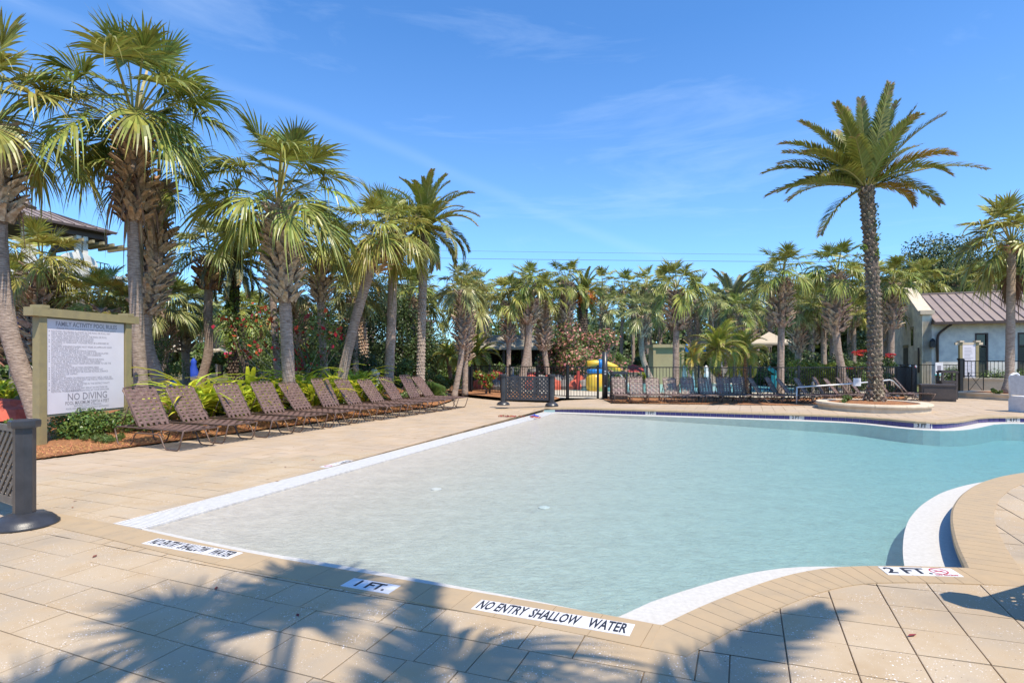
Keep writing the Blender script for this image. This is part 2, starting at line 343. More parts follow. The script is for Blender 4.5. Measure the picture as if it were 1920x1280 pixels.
def offs(P, ws, closed=False):
    """offset to the left of travel (outline runs counter-clockwise: left = into the water)"""
    o = []
    for i, p in enumerate(P):
        a = P[i - 1] if i > 0 else p; b = P[i + 1] if i < len(P) - 1 else p
        d1 = (p - a).normalized() if (p - a).length > 1e-6 else (b - p).normalized(); d2 = (b - p).normalized() if (b - p).length > 1e-6 else d1
        n1 = Vector((-d1.y, d1.x)); n2 = Vector((-d2.y, d2.x)); m = (n1 + n2) / max(.35, 1 + n1.dot(n2)); o.append(p + m * ws[i])
    return o
inner = offs(outline, lw)
ib = len(secs[0][0]) - 1; _d = (outline[ib] - outline[ib - 1]).normalized(); inner[ib] = outline[ib] - _d * .30 + Vector((-_d.y, _d.x)) * .12
for _k in (1, 2):
    inner[ib + _k] = inner[ib].lerp(inner[ib + 3], _k / 3)
def clean(P):
    keep = list(range(len(P)))
    return P
poolpoly = [tuple(p) for p in outline]
# coping band outer line
cw = [.31] * nO; coping_out = offs(outline, [-w for w in cw])
# the beach side: slatted grate band between inner line (u=0) and outer line
GW = .40
copoly = [tuple(p) for p in offs(outline, [-.15] * nO)]
copoly = [tuple(toXY(-GW, -.1))] + copoly + [tuple(toXY(-GW, BL + .1))]
deckpoly = [(-18, -6), (-18, 8.0), (-12.5, 8.1), (-9.2, 8.45), (-7.57, 8.97), (-5.05, 14.0), (-2.65, 19.0), (-2.35, 21.5), (-2.45, 24.8), (-1.2, 23.0), (-.46, 22.0), (1.55, 20.4), (1.9, 21.5), (3.4, 21.2), (3.3, 18.7), (6.0, 18.25), (9.1, 17.8), (10.5, 18.4), (12.7, 19.3), (14.2, 20.4), (15.6, 21.9), (17.4, 25.0), (20.5, 25.2), (32, 22.0), (32, -6)]
# ---------------------------------------------------------------- ground sheets
def garden_z(x, y):
    """garden level: a planted berm runs behind the row of loungers"""
    # distance to the left of the deck's left edge line
    ex, ey = -7.57, 8.97; dx, dy = .4406, .8977
    s = (x - ex) * dx + (y - ey) * dy; d = -((x - ex) * dy - (y - ey) * dx)
    z = -.015
    if inpoly(x, y, deckpoly) or inpoly(x - .7, y, deckpoly) or inpoly(x + .7, y, deckpoly) or inpoly(x, y - .7, deckpoly) or inpoly(x, y + .7, deckpoly): return -.12
    if y > 6 and d > 0: z += .52 * sstep((d - .5) / 2.6) * sstep((s - .5) / 4.0) * (1 - sstep((s - 13) / 5)) + .25 * sstep((d - 5) / 10)
    if y > 17 and x > 3: z = min(.13, z + .14 * sstep((y - 17) / 1.5)) if d <= 0 else z
    if d < 0 and y > 19: z = .11
    return z
def berm(x, y):
    ex, ey = -7.57, 8.97; dx, dy = .4406, .8977
    s = (x - ex) * dx + (y - ey) * dy; d = -((x - ex) * dy - (y - ey) * dx)
    return max(-.01, -.015 + .52 * sstep((d - .5) / 2.6) * sstep((s - .5) / 4.0) * (1 - sstep((s - 13) / 5)) + .25 * sstep((d - 5) / 10)) if y > 6 and d > 0 else -.01
def grid_mesh(name, x0, x1, y0, y1, st, zf, mt, skip=None, jit=0):
    nx = int((x1 - x0) / st) + 1; ny = int((y1 - y0) / st) + 1; mb = MB()
    vs = [(x0 + i * st, y0 + j * st, zf(x0 + i * st, y0 + j * st) + (U(-jit, jit) if jit else 0)) for j in range(ny) for i in range(nx)]
    fs = []
    for j in range(ny - 1):
        for i in range(nx - 1):
            if skip and skip(x0 + (i + .5) * st, y0 + (j + .5) * st): continue
            a = j * nx + i; fs.append((a, a + 1, a + nx + 1, a + nx))
    mb.add(vs, fs); o = mb.build(name, mt, smooth=True, o=(0, 0, 0)); return struct(o)
PX0, PX1, PY0, PY1 = -5, 26, 1.5, 19
def gskip(x, y): return PX0 < x < PX1 and PY0 < y < PY1 and inpoly(x, y, big_deck)
big_deck = [(-17, -5.5), (-17, 7.4), (-7.2, 7.9), (-1.6, 19.0), (0, 19.6), (2.6, 18.9), (8.8, 16.9), (13, 18.5), (31, 21), (31, -5.5)]
ground = grid_mesh('garden_ground', -60, 60, -8, 92, 1.0, lambda x, y: garden_z(x, y) if not inpoly(x, y, big_deck) else -.06, 'garden_soil', gskip)
gb = MB()
for x0, x1, y0, y1 in ((-1500, -60, -1500, 2200), (60, 1500, -1500, 2200), (-60, 60, -1500, -8), (-60, 60, 92, 2200)):
    gb.add([(x0, y0, -.05), (x1, y0, -.05), (x1, y1, -.05), (x0, y1, -.05)], [(0, 1, 2, 3)])
struct(gb.build('ground', 'garden_soil', o=(0, 0, 0)))
def sheet(name, poly, zf, mt, st=.5, jit=0, kind='structure', holes=(), up=0):
    """a sheet that follows the height function, triangulated inside poly"""
    pts = [Vector((p[0], p[1])) for p in poly]; xs = [p[0] for p in poly]; ys = [p[1] for p in poly]
    edges = [(i, (i + 1) % len(pts)) for i in range(len(pts))]
    for h in holes:
        b = len(pts); pts += [Vector((p[0], p[1])) for p in h]; edges += [(b + i, b + (i + 1) % len(h)) for i in range(len(h))]
    x = min(xs)
    while x < max(xs):
        y = min(ys)
        while y < max(ys):
            xx, yy = x + U(-.1, .1) * st, y + U(-.1, .1) * st
            if inpoly(xx, yy, poly) and not any(inpoly(xx, yy, h) for h in holes): pts.append(Vector((xx, yy)))
            y += st
        x += st
    V, E, F_, _, _, _ = delaunay_2d_cdt(pts, edges, [], 0, 1e-5)
    fs = []
    for f in F_:
        cx = sum(V[i].x for i in f) / len(f); cy = sum(V[i].y for i in f) / len(f)
        if inpoly(cx, cy, poly) and not any(inpoly(cx, cy, h) for h in holes): fs.append(tuple(f))
    mb = MB(); mb.add([(p.x, p.y, zf(p.x, p.y) + up + (U(-jit, jit) if jit else 0)) for p in V], fs)
    o = mb.build(name, mt, o=(0, 0, 0), smooth=True)
    o['kind'] = kind; return o
# deck bed (joint sand) with the pool cut out
deck = sheet('pool_deck', deckpoly, zdeck, 'joint_sand', .45, holes=[[tuple(p) for p in offs(outline, [-.06] * nO)] + [toXY(-GW - .01, BL + .05), toXY(-GW - .01, -.02)]], up=-.012)
# mulch beds, raised a little where they meet the deck
def bedz(x, y):
    z = garden_z(x, y)
    return (berm(x, y) if z < -.05 else max(z, -.01)) + .02
mul = [(-17, 7.0), (-17, 12), (-13, 16), (-9, 24), (-6, 30), (-2.0, 27), (-2.3, 24.6), (-2.35, 21.5), (-2.7, 19.0), (-5.1, 14.0), (-7.62, 8.9), (-9.2, 8.4), (-12.5, 8.05)]
sheet('mulch_bed', mul[::1], lambda x, y: bedz(x, y) + .012, 'mulch', .35, .012)
mul2 = [(-2.45, 24.9), (-1.2, 23.05), (-.46, 22.05), (1.55, 20.45), (1.85, 21.6), (1.6, 23.6), (-1, 27.5), (-4, 28), (-3, 26)]
sheet('mulch_strip', mul2, lambda x, y: .14, 'mulch', .25, .015)
mul3 = [(3.35, 18.75), (6.0, 18.3), (9.1, 17.85), (10.5, 18.45), (12.7, 19.35), (14.2, 20.45), (15.5, 21.9), (14.5, 22.3), (10.5, 21.2), (3.4, 21.6)]
sheet('mulch_strip', mul3, lambda x, y: .165, 'mulch', .25, .012)
# ---------------------------------------------------------------- pool
pool = struct(link('swimming_pool', None))
def depth(x, y):
    u, v = toUV(x, y); return -.022 - .036 * max(0, u)
inner_t = [tuple(p) for p in inner]
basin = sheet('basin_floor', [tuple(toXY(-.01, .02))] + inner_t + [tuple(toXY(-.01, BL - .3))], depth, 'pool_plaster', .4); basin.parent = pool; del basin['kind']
# gutter ledge between coping wall and water, plus the drop under it
def wallstrip(P, Q, zp, zq, name, mt, parent, th=0):
    mb = MB(); vs = []; fs = []
    for p, q in zip(P, Q): vs += [(p[0], p[1], zp(p[0], p[1])), (q[0], q[1], zq(q[0], q[1]))]
    n = len(P)
    for i in range(n - 1): fs.append((2 * i, 2 * i + 1, 2 * i + 3, 2 * i + 2))
    mb.add(vs, fs); return mb.build(name, mt, parent)
wallstrip(outline, inner, lambda x, y: -.004, lambda x, y: -.008, 'gutter_ledge', 'gutter_white', pool)
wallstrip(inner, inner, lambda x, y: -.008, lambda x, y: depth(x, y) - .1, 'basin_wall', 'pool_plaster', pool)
wall_out = offs(outline, [-.03] * nO)
wallstrip(wall_out, wall_out, lambda x, y: zdeck(x, y) - .008, lambda x, y: -.05, 'pool_wall', 'wall_blue', pool)
wallstrip(wall_out, outline, lambda x, y: -.004, lambda x, y: -.004, 'gutter_edge', 'gutter_white', pool)
# water
wm = bpy.data.materials.new('water'); wm.use_nodes = True; t = wm.node_tree; t.nodes.clear(); n = t.nodes.new; l = t.links.new
wo = n('ShaderNodeOutputMaterial'); g = n('ShaderNodeNewGeometry')
du = n('ShaderNodeVectorMath'); du.operation = 'DOT_PRODUCT'; du.inputs[1].default_value = (UD.x, UD.y, 0); l(g.outputs['Position'], du.inputs[0])
dd = n('ShaderNodeMapRange'); u0 = AO.dot(UD); dd.inputs[1].default_value = u0; dd.inputs[2].default_value = u0 + 12; dd.inputs[3].default_value = .0; dd.inputs[4].default_value = 1.25; l(du.outputs['Value'], dd.inputs[0])
pw = n('ShaderNodeMath'); pw.operation = 'POWER'; pw.inputs[1].default_value = 1.5; l(dd.outputs[0], pw.inputs[0])
cmb = n('ShaderNodeCombineColor')
for k, a in enumerate((.62, .135, .06)):      # absorption over the way down and up through the water
    e = n('ShaderNodeMath'); e.operation = 'MULTIPLY'; e.inputs[1].default_value = -a * 1.22; l(pw.outputs[0], e.inputs[0])
    x = n('ShaderNodeMath'); x.operation = 'EXPONENT'; l(e.outputs[0], x.inputs[0]); l(x.outputs[0], cmb.inputs[k])
tr = n('ShaderNodeBsdfTransparent'); l(cmb.outputs[0], tr.inputs[0])
gl = n('ShaderNodeBsdfGlossy'); gl.inputs['Roughness'].default_value = .06; gl.inputs[0].default_value = (1, 1, 1, 1)
mpn = n('ShaderNodeMapping'); mpn.inputs['Rotation'].default_value = (0, 0, radians(25)); mpn.inputs['Scale'].default_value = (1, 1.8, 1); l(g.outputs['Position'], mpn.inputs[0])
n1 = n('ShaderNodeTexNoise'); n1.inputs['Scale'].default_value = 12; n1.inputs['Detail'].default_value = 4; n1.inputs['Roughness'].default_value = .6; n1.inputs['Distortion'].default_value = .8; l(mpn.outputs[0], n1.inputs[0])
n2 = n('ShaderNodeTexNoise'); n2.inputs['Scale'].default_value = 1.3; n2.inputs['Detail'].default_value = 3; l(mpn.outputs[0], n2.inputs[0])
ad = n('ShaderNodeMath'); ad.operation = 'MULTIPLY_ADD'; ad.inputs[1].default_value = 2.0; l(n2.outputs[0], ad.inputs[0]); l(n1.outputs[0], ad.inputs[2])
bm = n('ShaderNodeBump'); bm.inputs['Strength'].default_value = 1; bm.inputs['Distance'].default_value = .035; l(ad.outputs[0], bm.inputs['Height']); l(bm.outputs[0], gl.inputs['Normal'])
fr = n('ShaderNodeFresnel'); fr.inputs[0].default_value = 1.33; l(bm.outputs[0], fr.inputs['Normal'])
fs_ = n('ShaderNodeMath'); fs_.operation = 'MULTIPLY'; fs_.inputs[1].default_value = .50; l(fr.outputs[0], fs_.inputs[0])
ms = n('ShaderNodeMixShader'); l(fs_.outputs[0], ms.inputs[0]); l(tr.outputs[0], ms.inputs[1]); l(gl.outputs[0], ms.inputs[2])
# milky scatter of light in the body of the water
df = n('ShaderNodeBsdfDiffuse'); df.inputs[0].default_value = (.36, .56, .60, 1); l(bm.outputs[0], df.inputs['Normal'])
mf = n('ShaderNodeMapRange'); mf.inputs[1].default_value = 0; mf.inputs[2].default_value = 1.2; mf.inputs[3].default_value = .0; mf.inputs[4].default_value = .22; l(dd.outputs[0], mf.inputs[0])
ms2 = n('ShaderNodeMixShader'); l(mf.outputs[0], ms2.inputs[0]); l(ms.outputs[0], ms2.inputs[1]); l(df.outputs[0], ms2.inputs[2])
l(ms2.outputs[0], wo.inputs[0]); M['water'] = wm
water = sheet('water', [tuple(toXY(0, .02))] + [tuple(p) for p in offs(outline, [w * .92 for w in lw])] + [tuple(toXY(0, BL - .1))], lambda x, y: -.012, 'water', 1.0)
# beach grate: frame and slats lying along u
grate = struct(link('drain_grate', None))
gm = MB(); nsl = int(BL / .034)
def gpt(u, v, z): x, y = toXY(u, v); return (x, y, z)
SLm = MB(); a_ = .017
mats_done = 0
slat_mb = MB()
slat_mb.add([(-GW, -.011, -.012), (0, -.011, -.012), (0, .011, -.012), (-GW, .011, -.012), (-GW, -.009, 0), (0, -.009, 0), (0, .009, 0), (-GW, .009, 0)], [(4, 5, 6, 7), (0, 1, 5, 4), (2, 3, 7, 6), (1, 2, 6, 5), (3, 0, 4, 7)])
slat_me = slat_mb.mesh('slat', 'grate_white')
rest = MB(); NS = 290
for i in range(nsl):
    v = .02 + i * .034; x, y = toXY(0, v)
    if i < NS: link('slat', slat_me, grate, (x, y, .002), (0, 0, -TH))
    else: rest.box((*toXY(-GW / 2, v), -.004), (GW, .02, .012), -TH)
rest.build('slats', 'grate_white', grate, kind='stuff')
gb = MB()
for u in (-GW - .012, -.0, ): gb.bar(gpt(u, 0, -.01), gpt(u, BL, -.01), .022, .026)
gb.add([gpt(-GW, 0, -.05), gpt(0, 0, -.05), gpt(0, BL, -.05), gpt(-GW, BL, -.05)], [(0, 1, 2, 3)])
gb.build('rim', 'grout', grate)
# coping bricks
coping = struct(link('pool_coping', None)); cnt = 0; restc = MB()
seg_pts = offs(outline, [.012] * nO)
lenacc = 0; pieces = []
def coping_piece(a, b, c, d, mb, o, zt=.006, th=.05, base=None):
    """a,b inner edge; c,d outer edge"""
    zs = [zdeck(*p) for p in (a, b, c, d)] if base is None else base
    mid = [((a[0] + b[0]) / 2, (a[1] + b[1]) / 2)]
    vs = []
    for p, z in zip((a, b, c, d), zs): vs.append((p[0] - o[0], p[1] - o[1], z + zt))
    for p, z in zip((a, b, c, d), zs): vs.append((p[0] - o[0], p[1] - o[1], z - th))
    # bullnose: extra vertices rounding the inner top edge
    a1 = Vector(vs[0]); d1 = Vector(vs[3]); b1 = Vector(vs[1]); c1 = Vector(vs[2])
    na = a1 + (d1 - a1).normalized() * .018; nb = b1 + (c1 - b1).normalized() * .018
    vs += [tuple(na), tuple(nb)]; vs[0] = (vs[0][0], vs[0][1], vs[0][2] - .014); vs[1] = (vs[1][0], vs[1][1], vs[1][2] - .014)
    mb.add(vs, [(8, 9, 2, 3), (0, 1, 9, 8), (4, 5, 1, 0), (3, 2, 6, 7), (0, 8, 3, 7, 4), (1, 5, 6, 2, 9)])
def resample(P, step):
    out_ = [Vector(P[0])]; acc = 0
    for i in range(len(P) - 1):
        a = Vector(P[i]); b = Vector(P[i + 1]); L_ = (b - a).length; t_ = step - acc
        while t_ < L_: out_.append(a + (b - a) * (t_ / L_)); t_ += step
        acc = (acc + L_) % step
    if (out_[-1] - Vector(P[-1])).length > .03: out_.append(Vector(P[-1]))
    else: out_[-1] = Vector(P[-1])
    return out_
for k, (q, w0, w1) in enumerate(secs):
    q2 = [Vector((p[0], p[1])) for p in q]
    if k == 6: q2 = q2 + [Vector(toXY(-u_, BL + (C0 - AO).dot(VD) - BL)) for u_ in (.5, 1.2, 2.2)]
    if k == 0: q2 = [Vector(toXY(-1.6, .02)), Vector(toXY(-.8, .01))] + q2
    R_ = resample(q2, .118 if k in (1, 2) else (.305 if k in (0,) else .2))
    inn = offs(R_, [.012] * len(R_)); ou = offs(R_, [-.30] * len(R_))
    # mitre the section ends
    for i in range(len(R_) - 1):
        t1 = (R_[i + 1] - R_[i]).normalized() * .0016
        a, b, c, d = inn[i] + t1, inn[i + 1] - t1, ou[i + 1] - t1, ou[i] + t1
        if k == 0 and i == len(R_) - 2: c = Vector(ou[i + 1]) + t1 * 3
        ctr = (a + b + c + d) / 4; dist = ctr.length; zc = zdeck(*ctr)
        base = None
        if k == 6:
            bb = [toUV(*p) for p in (a, b, c, d)]; base = [.15 * sstep((uu + 2.5) / 3.5) for uu, vv in bb]
        if k != 3 and k != 4 and dist < 20 and cnt < 292:
            mb = MB(); coping_piece(a, b, c, d, mb, (ctr.x, ctr.y), base=base); link('coping_brick', mb.mesh('coping_brick', 'coping'), coping, (ctr.x, ctr.y, 0)); cnt += 1
        else: coping_piece(a, b, c, d, restc, (0, 0), base=base)
# corner fillers where the two runs meet
for (qa, qb) in ((secs[0][0], secs[1][0]), (secs[1][0], secs[2][0])):
    p = Vector(qb[0][:2]); d1 = (p - Vector(qa[-2][:2])).normalized(); d2 = (Vector(qb[1][:2]) - p).normalized()
    n1_ = Vector((d1.y, -d1.x)) * .30; n2_ = Vector((d2.y, -d2.x)) * .30; mi_ = (n1_ + n2_) / (1 + n1_.normalized().dot(n2_.normalized()))
    z = zdeck(*p)
    for e1, e2 in ((n1_, mi_), (mi_, n2_)):
        mb = MB(); tri = [p, p + e1 * .995, p + e2 * .995]
        vs = [(q_[0] - p.x, q_[1] - p.y, zdeck(*q_) + .005) for q_ in tri] + [(q_[0] - p.x, q_[1] - p.y, zdeck(*q_) - .05) for q_ in tri]
        mb.add(vs, [(0, 1, 2), (3, 5, 4), (0, 3, 4, 1), (1, 4, 5, 2), (2, 5, 3, 0)]); link('coping_brick', mb.mesh('coping_brick', 'coping'), coping, (p.x, p.y, 0))
restc.build('coping_bricks', 'coping', coping, kind='stuff')
# waterline tiles along the far edge and the right-hand bend
tw = .158; marks = {}
tiles = struct(link('waterline_tiles', None)); tcount = 0
tile_me = MB(); tile_me.box((0, 0, 0), (tw - .008, .012, 1)); tile_me = tile_me.mesh('tile', 'tile_blue')
far_run = [Vector(p[:2]) for p in secs[4][0]] ; run6 = [Vector(p[:2]) for p in secs[5][0]] + [Vector(p[:2]) for p in secs[6][0]][1:]
def ray_hit(P, px):
    """point on a run seen in photograph column px"""
    for i in range(len(P) - 1):
        f0 = P[i].x - W(px, P[i].y); f1 = P[i + 1].x - W(px, P[i + 1].y)
        if f0 * f1 <= 0: return P[i] + (P[i + 1] - P[i]) * (f0 / (f0 - f1))
MK = [(1220, '1 FT'), (1492, '2 FT'), (1728, '3 FT')]; mk6 = [(ray_hit(run6, px), s_) for px, s_ in MK]; mk5 = [(ray_hit(far_run, 1901), '4 FT')]
for run, mk in ((run6, mk6), (far_run, mk5)):
    R_ = resample(run, tw)
    for i in range(len(R_) - 1):
        a, b = R_[i], R_[i + 1]; c = (a + b) / 2
        if c.x > 14.5: continue
        d = (b - a).normalized(); nrm = Vector((-d.y, d.x)); c2 = c - nrm * .022; ztop = zdeck(*(c - nrm * .2)) - .045; zb = .0
        if ztop - zb < .02: continue
        skip = any(m_ is not None and (c - m_).length < tw * .95 for m_, _ in mk)
        if skip: continue
        rz = atan2(d.y, d.x)
        if tcount < 298: link('tile', tile_me, tiles, (c2.x, c2.y, (ztop + zb) / 2 + .002), (0, 0, rz), (min(1, (b - a).length / tw), 1, ztop - zb)); tcount += 1
    for m_, s_ in mk:
        if m_ is None: continue
        dmin = min(range(len(run) - 1), key=lambda i: (run[i] - m_).length); d = (run[min(dmin + 1, len(run) - 1)] - run[dmin]).normalized(); nrm = Vector((-d.y, d.x))
        c2 = m_ - nrm * .02; ztop = zdeck(*(m_ - nrm * .2)) - .045; rz = atan2(d.y, d.x)
        mb = MB(); mb.box((0, 0, 0), (tw * 1.9, .018, ztop)); r_ = thing('depth_tile', 'white waterline tile reading %s on the far pool wall' % s_, 'sign', (c2.x, c2.y, ztop / 2 + .002), rz + pi, 'depth tiles on the far pool wall')
        mb.build('plate', 'grout', r_, o=(0, 0, 0)); link('lettering', text_mesh(s_, .115, 'letter_black', .85, .004), r_, (0, -.0115, 0), (pi / 2, 0, 0))
# thin grout sheet behind the tiles
gpts = offs(run6, [-.029] * len(run6)); wallstrip(gpts, gpts, lambda x, y: .10, lambda x, y: -.004, 'tile_grout', 'grout', tiles)
gpts = offs(far_run, [-.029] * len(far_run)); wallstrip(gpts, gpts, lambda x, y: .105, lambda x, y: -.004, 'tile_grout', 'grout', tiles)
# ---------------------------------------------------------------- pavers
pav = struct(link('paver_deck', None)); near = []
CW = .305; cell = .05
def paver(u0, u1, v0, v1):
    g_ = .0026; u0 += g_; u1 -= g_; v0 += g_; v1 -= g_
    cor = [toXY(*p) for p in ((u0, v0), (u1, v0), (u1, v1), (u0, v1))]
    cx, cy = toXY((u0 + u1) / 2, (v0 + v1) / 2)
    return cor, cx, cy
cands = []
for j in range(-32, 78):
    v0 = j * CW - .135; u = -16 + U(0, .4); reg = False
    while u < 34:
        um = u
        xx, yy = toXY(um, v0)
        if um > 5.4 or v0 > 13.5:
            if not reg: u = math.ceil(u / CW) * CW; reg = True; continue
            L_ = CW * random.choice((1, 1, 1, 1, 1, 2)) if v0 > 5 else CW
        else: L_ = random.choice((.153, .305, .305, .305, .23, .46, .61)); reg = False
        if um <= 5.4 < um + L_ and not v0 > 13.5: L_ = math.ceil(5.4 / CW) * CW - um
        if L_ < .04: u += max(L_, .01); continue
        if yy > -.5 and (yy < 0.2 or abs(xx) < yy * 1.05 + 1.5 or xx > 0) and yy < 25.5 and abs(xx) < 30: cands.append((u, u + L_, v0, v0 + CW, cur_half := None))
        if L_ in (.305,) and um <= 5.4 and random.random() < .12: pass
        u += L_
cx_ = np.array([toXY((c[0] + c[1]) / 2, (c[2] + c[3]) / 2) for c in cands])
inside = []
def state(cor):
    XX = np.array([p[0] for p in cor]); YY = np.array([p[1] for p in cor])
    return np_inpoly(XX, YY, copoly), np_inpoly(XX, YY, deckpoly)
allc = np.array([[toXY(*p) for p in ((c[0] + .0035, c[2] + .0035), (c[1] - .0035, c[2] + .0035), (c[1] - .0035, c[3] - .0035), (c[0] + .0035, c[3] - .0035))] for c in cands])
inco = np_inpoly(allc[:, :, 0], allc[:, :, 1], copoly); inde = np_inpoly(allc[:, :, 0], allc[:, :, 1], deckpoly)
okk = (~inco.all(1)) & inde.any(1)
order = sorted([i for i in range(len(cands)) if okk[i]], key=lambda i: cx_[i][0] ** 2 + cx_[i][1] ** 2)
vis = [i for i in order if cx_[i][1] > 2.0 and abs(cx_[i][0]) < cx_[i][1] * .916 + .4][:298]; vs_ = set(vis)
restp = MB(); zc = {}
def slab(i, mb, ox, oy):
    u0, u1, v0, v1 = cands[i][:4]; cor = allc[i]; dz = U(-.0012, .0012)
    full = not inco[i].any() and inde[i].all()
    tx, ty = U(-.002, .002), U(-.002, .002)
    if full:
        top = [(p[0] - ox, p[1] - oy, zdeck(*p) + dz + tx * (k in (1, 2)) + ty * (k > 1)) for k, p in enumerate(cor)]
        cxx = sum(p[0] for p in top) / 4; cyy = sum(p[1] for p in top) / 4; f = .004
        t2 = []
        for p in top:
            d = Vector((p[0] - cxx, p[1] - cyy)); L_ = d.length; t2.append((p[0] - d.x / L_ * f, p[1] - d.y / L_ * f, p[2] + .0015))
        bot = [(p[0], p[1], p[2] - .02) for p in top]
        mb.add(bot + top + t2, [(8, 9, 10, 11), (4, 5, 9, 8), (5, 6, 10, 9), (6, 7, 11, 10), (7, 4, 8, 11), (0, 1, 5, 4), (1, 2, 6, 5), (2, 3, 7, 6), (3, 0, 4, 7)])
        return True
    cs = cell; nu = max(1, round((u1 - u0 - .007) / cs)); nv = max(1, round((v1 - v0 - .007) / cs)); su = (u1 - u0 - .007) / nu; sv = (v1 - v0 - .007) / nv; any_ = False
    P = [[toXY(u0 + .0035 + a * su, v0 + .0035 + b * sv) for b in range(nv + 1)] for a in range(nu + 1)]
    vs = [(P[a][b][0] - ox, P[a][b][1] - oy, zdeck(*P[a][b]) + dz) for a in range(nu + 1) for b in range(nv + 1)]
    fs = []
    for a in range(nu):
        for b in range(nv):
            q = toXY(u0 + (a + .5) * su, v0 + (b + .5) * sv)
            if not inpoly(q[0], q[1], copoly) and inpoly(q[0], q[1], deckpoly): k = a * (nv + 1) + b; fs.append((k, k + nv + 1, k + nv + 2, k + 1))
    if fs: mb.add(vs, fs)
    return bool(fs)
for i in order:
    if i in vs_:
        mb = MB(); x, y = cx_[i]
        if slab(i, mb, x, y): link('paver', mb.mesh('paver', 'paver'), pav, (x, y, 0))
    else: slab(i, restp, 0, 0)
restp.build('pavers', 'paver_far', pav, kind='stuff')
# ---------------------------------------------------------------- deck plates with lettering
def plate(px_l, py_l, px_r, py_r, wd_, label, words, size, cx=1.0, sym=False, flip=False):
    a = Vector(G(px_l, py_l)); b = Vector(G(px_r, py_r)); c = (a + b) / 2; L_ = (b - a).length; rz = atan2((b - a).y, (b - a).x)
    z = zdeck(c.x, c.y) + .0085
    sl_ = (zdeck(*b) - zdeck(*a)) / L_
    r_ = thing('deck_marker', label, 'sign', (c.x, c.y, z), 0, 'white lettered plates set in the deck'); r_.rotation_euler = (0, -math.atan(sl_), rz)
    n_ = max(1, round(L_ / .155)) if not flip else 2
    for k in range(n_):
        mb = MB(); w_ = L_ / n_; mb.box((-L_ / 2 + (k + .5) * w_, 0, -.004), (w_ - .002, wd_, .009)); mb.build('plate_tile', 'plate_white', r_, o=(0, 0, 0))
    for s_, off in words:
        me = text_mesh(s_, size, 'letter_black', cx, .004, .0004); link('lettering', me, r_, (off * L_, 0, .0012), (0, 0, pi if flip else 0))
    return r_, L_
p1, _ = plate(281, 1015, 442, 1043, .15, 'long white NO ENTRY SHALLOW WATER plate at the corner beside the slatted beach grate', [('NO ENTRY', -.31), ('SHALLOW', .03), ('WATER', .35)], .165, .40)
p2, _ = plate(893, 1134, 1186, 1183, .15, 'long white NO ENTRY SHALLOW WATER plate at the point where the curved coping begins', [('NO ENTRY', -.32), ('SHALLOW', .03), ('WATER', .355)], .165, .40)
p3, _ = plate(651, 1092, 740, 1107, .15, 'short white 1 FT. plate in the near coping, in palm shade', [('1 FT.', 0)], .14, .95)
p4, L4 = plate(1655, 1071, 1795, 1075, .15, 'white 2 FT. plate with red no diving symbol on the coping bend', [('2 FT.', -.16)], .145, .95)
mb = MB(); nn_ = 24
for k in range(nn_):
    a0, a1 = 2 * pi * k / nn_, 2 * pi * (k + 1) / nn_; r0, r1 = .048, .057
    mb.add([(r0 * cos(a0), r0 * sin(a0), 0), (r1 * cos(a0), r1 * sin(a0), 0), (r1 * cos(a1), r1 * sin(a1), 0), (r0 * cos(a1), r0 * sin(a1), 0)], [(0, 1, 2, 3)])
mb.bar((-.036, .036, 0), (.036, -.036, 0), .008, .0008); mb.bar((-.03, -.01, 0.0004), (.034, .008, .0004), .009, .0008)
o_ = mb.build('no_diving_symbol', 'letter_red', p4, o=(0, 0, 0)); o_.location = (.27 * L4, .014, .0016)
link('lettering', text_mesh('NO DIVING', .026, 'letter_red', 1, .001, .0004), p4, (.30 * L4, -.057, .0016))
# small plate by the beach grate, read from the water side
a = Vector(toXY(-GW - .12, 3.95)); 
r_ = thing('deck_marker', 'small white depth plate with no diving ring beside the long slatted grate', 'sign', (*toXY(-GW - .1, (Vector(G(625, 869)) - AO).dot(VD)), zdeck(*a) + .0075), pi / 2 - TH, 'white lettered plates set in the deck')
for k in (-1, 1):
    mb = MB(); mb.box((k * .155, 0, -.004), (.305, .15, .009)); mb.build('plate_tile', 'plate_white', r_, o=(0, 0, 0))
link('lettering', text_mesh('0 FT.', .14, 'letter_black', .95, .004, .0004), r_, (.14, 0, .0012), (0, 0, pi))
mb = MB()
for k in range(nn_):
    a0, a1 = 2 * pi * k / nn_, 2 * pi * (k + 1) / nn_; r0, r1 = .048, .06
    mb.add([(r0 * cos(a0), r0 * sin(a0), 0), (r1 * cos(a0), r1 * sin(a0), 0), (r1 * cos(a1), r1 * sin(a1), 0), (r0 * cos(a1), r0 * sin(a1), 0)], [(0, 1, 2, 3)])
mb.bar((-.036, .036, 0), (.036, -.036, 0), .01, .0008); o_ = mb.build('no_diving_symbol', 'letter_red', r_, o=(0, 0, 0)); o_.location = (-.2, 0, .0014)
# floor returns seen through the shallow water
for px, py in ((818, 909), (1020, 934)):
    Z = FX * 1.62 / (py - HY); x = W(px, Z); zz = depth(x, Z)
    f = MB(); f.lathe([(.07, 0), (.07, .012), (.05, .018), (.02, .02)], 16); o_ = f.build('floor_return', 'grate_white', None, o=(0, 0, 0)); o_.location = (x, Z, zz)
    tag(o_, 'round white floor inlet under shallow water, %s' % ('the one nearer the beach grate' if px < 900 else 'the one nearer the middle'), 'drain', 'floor inlets')
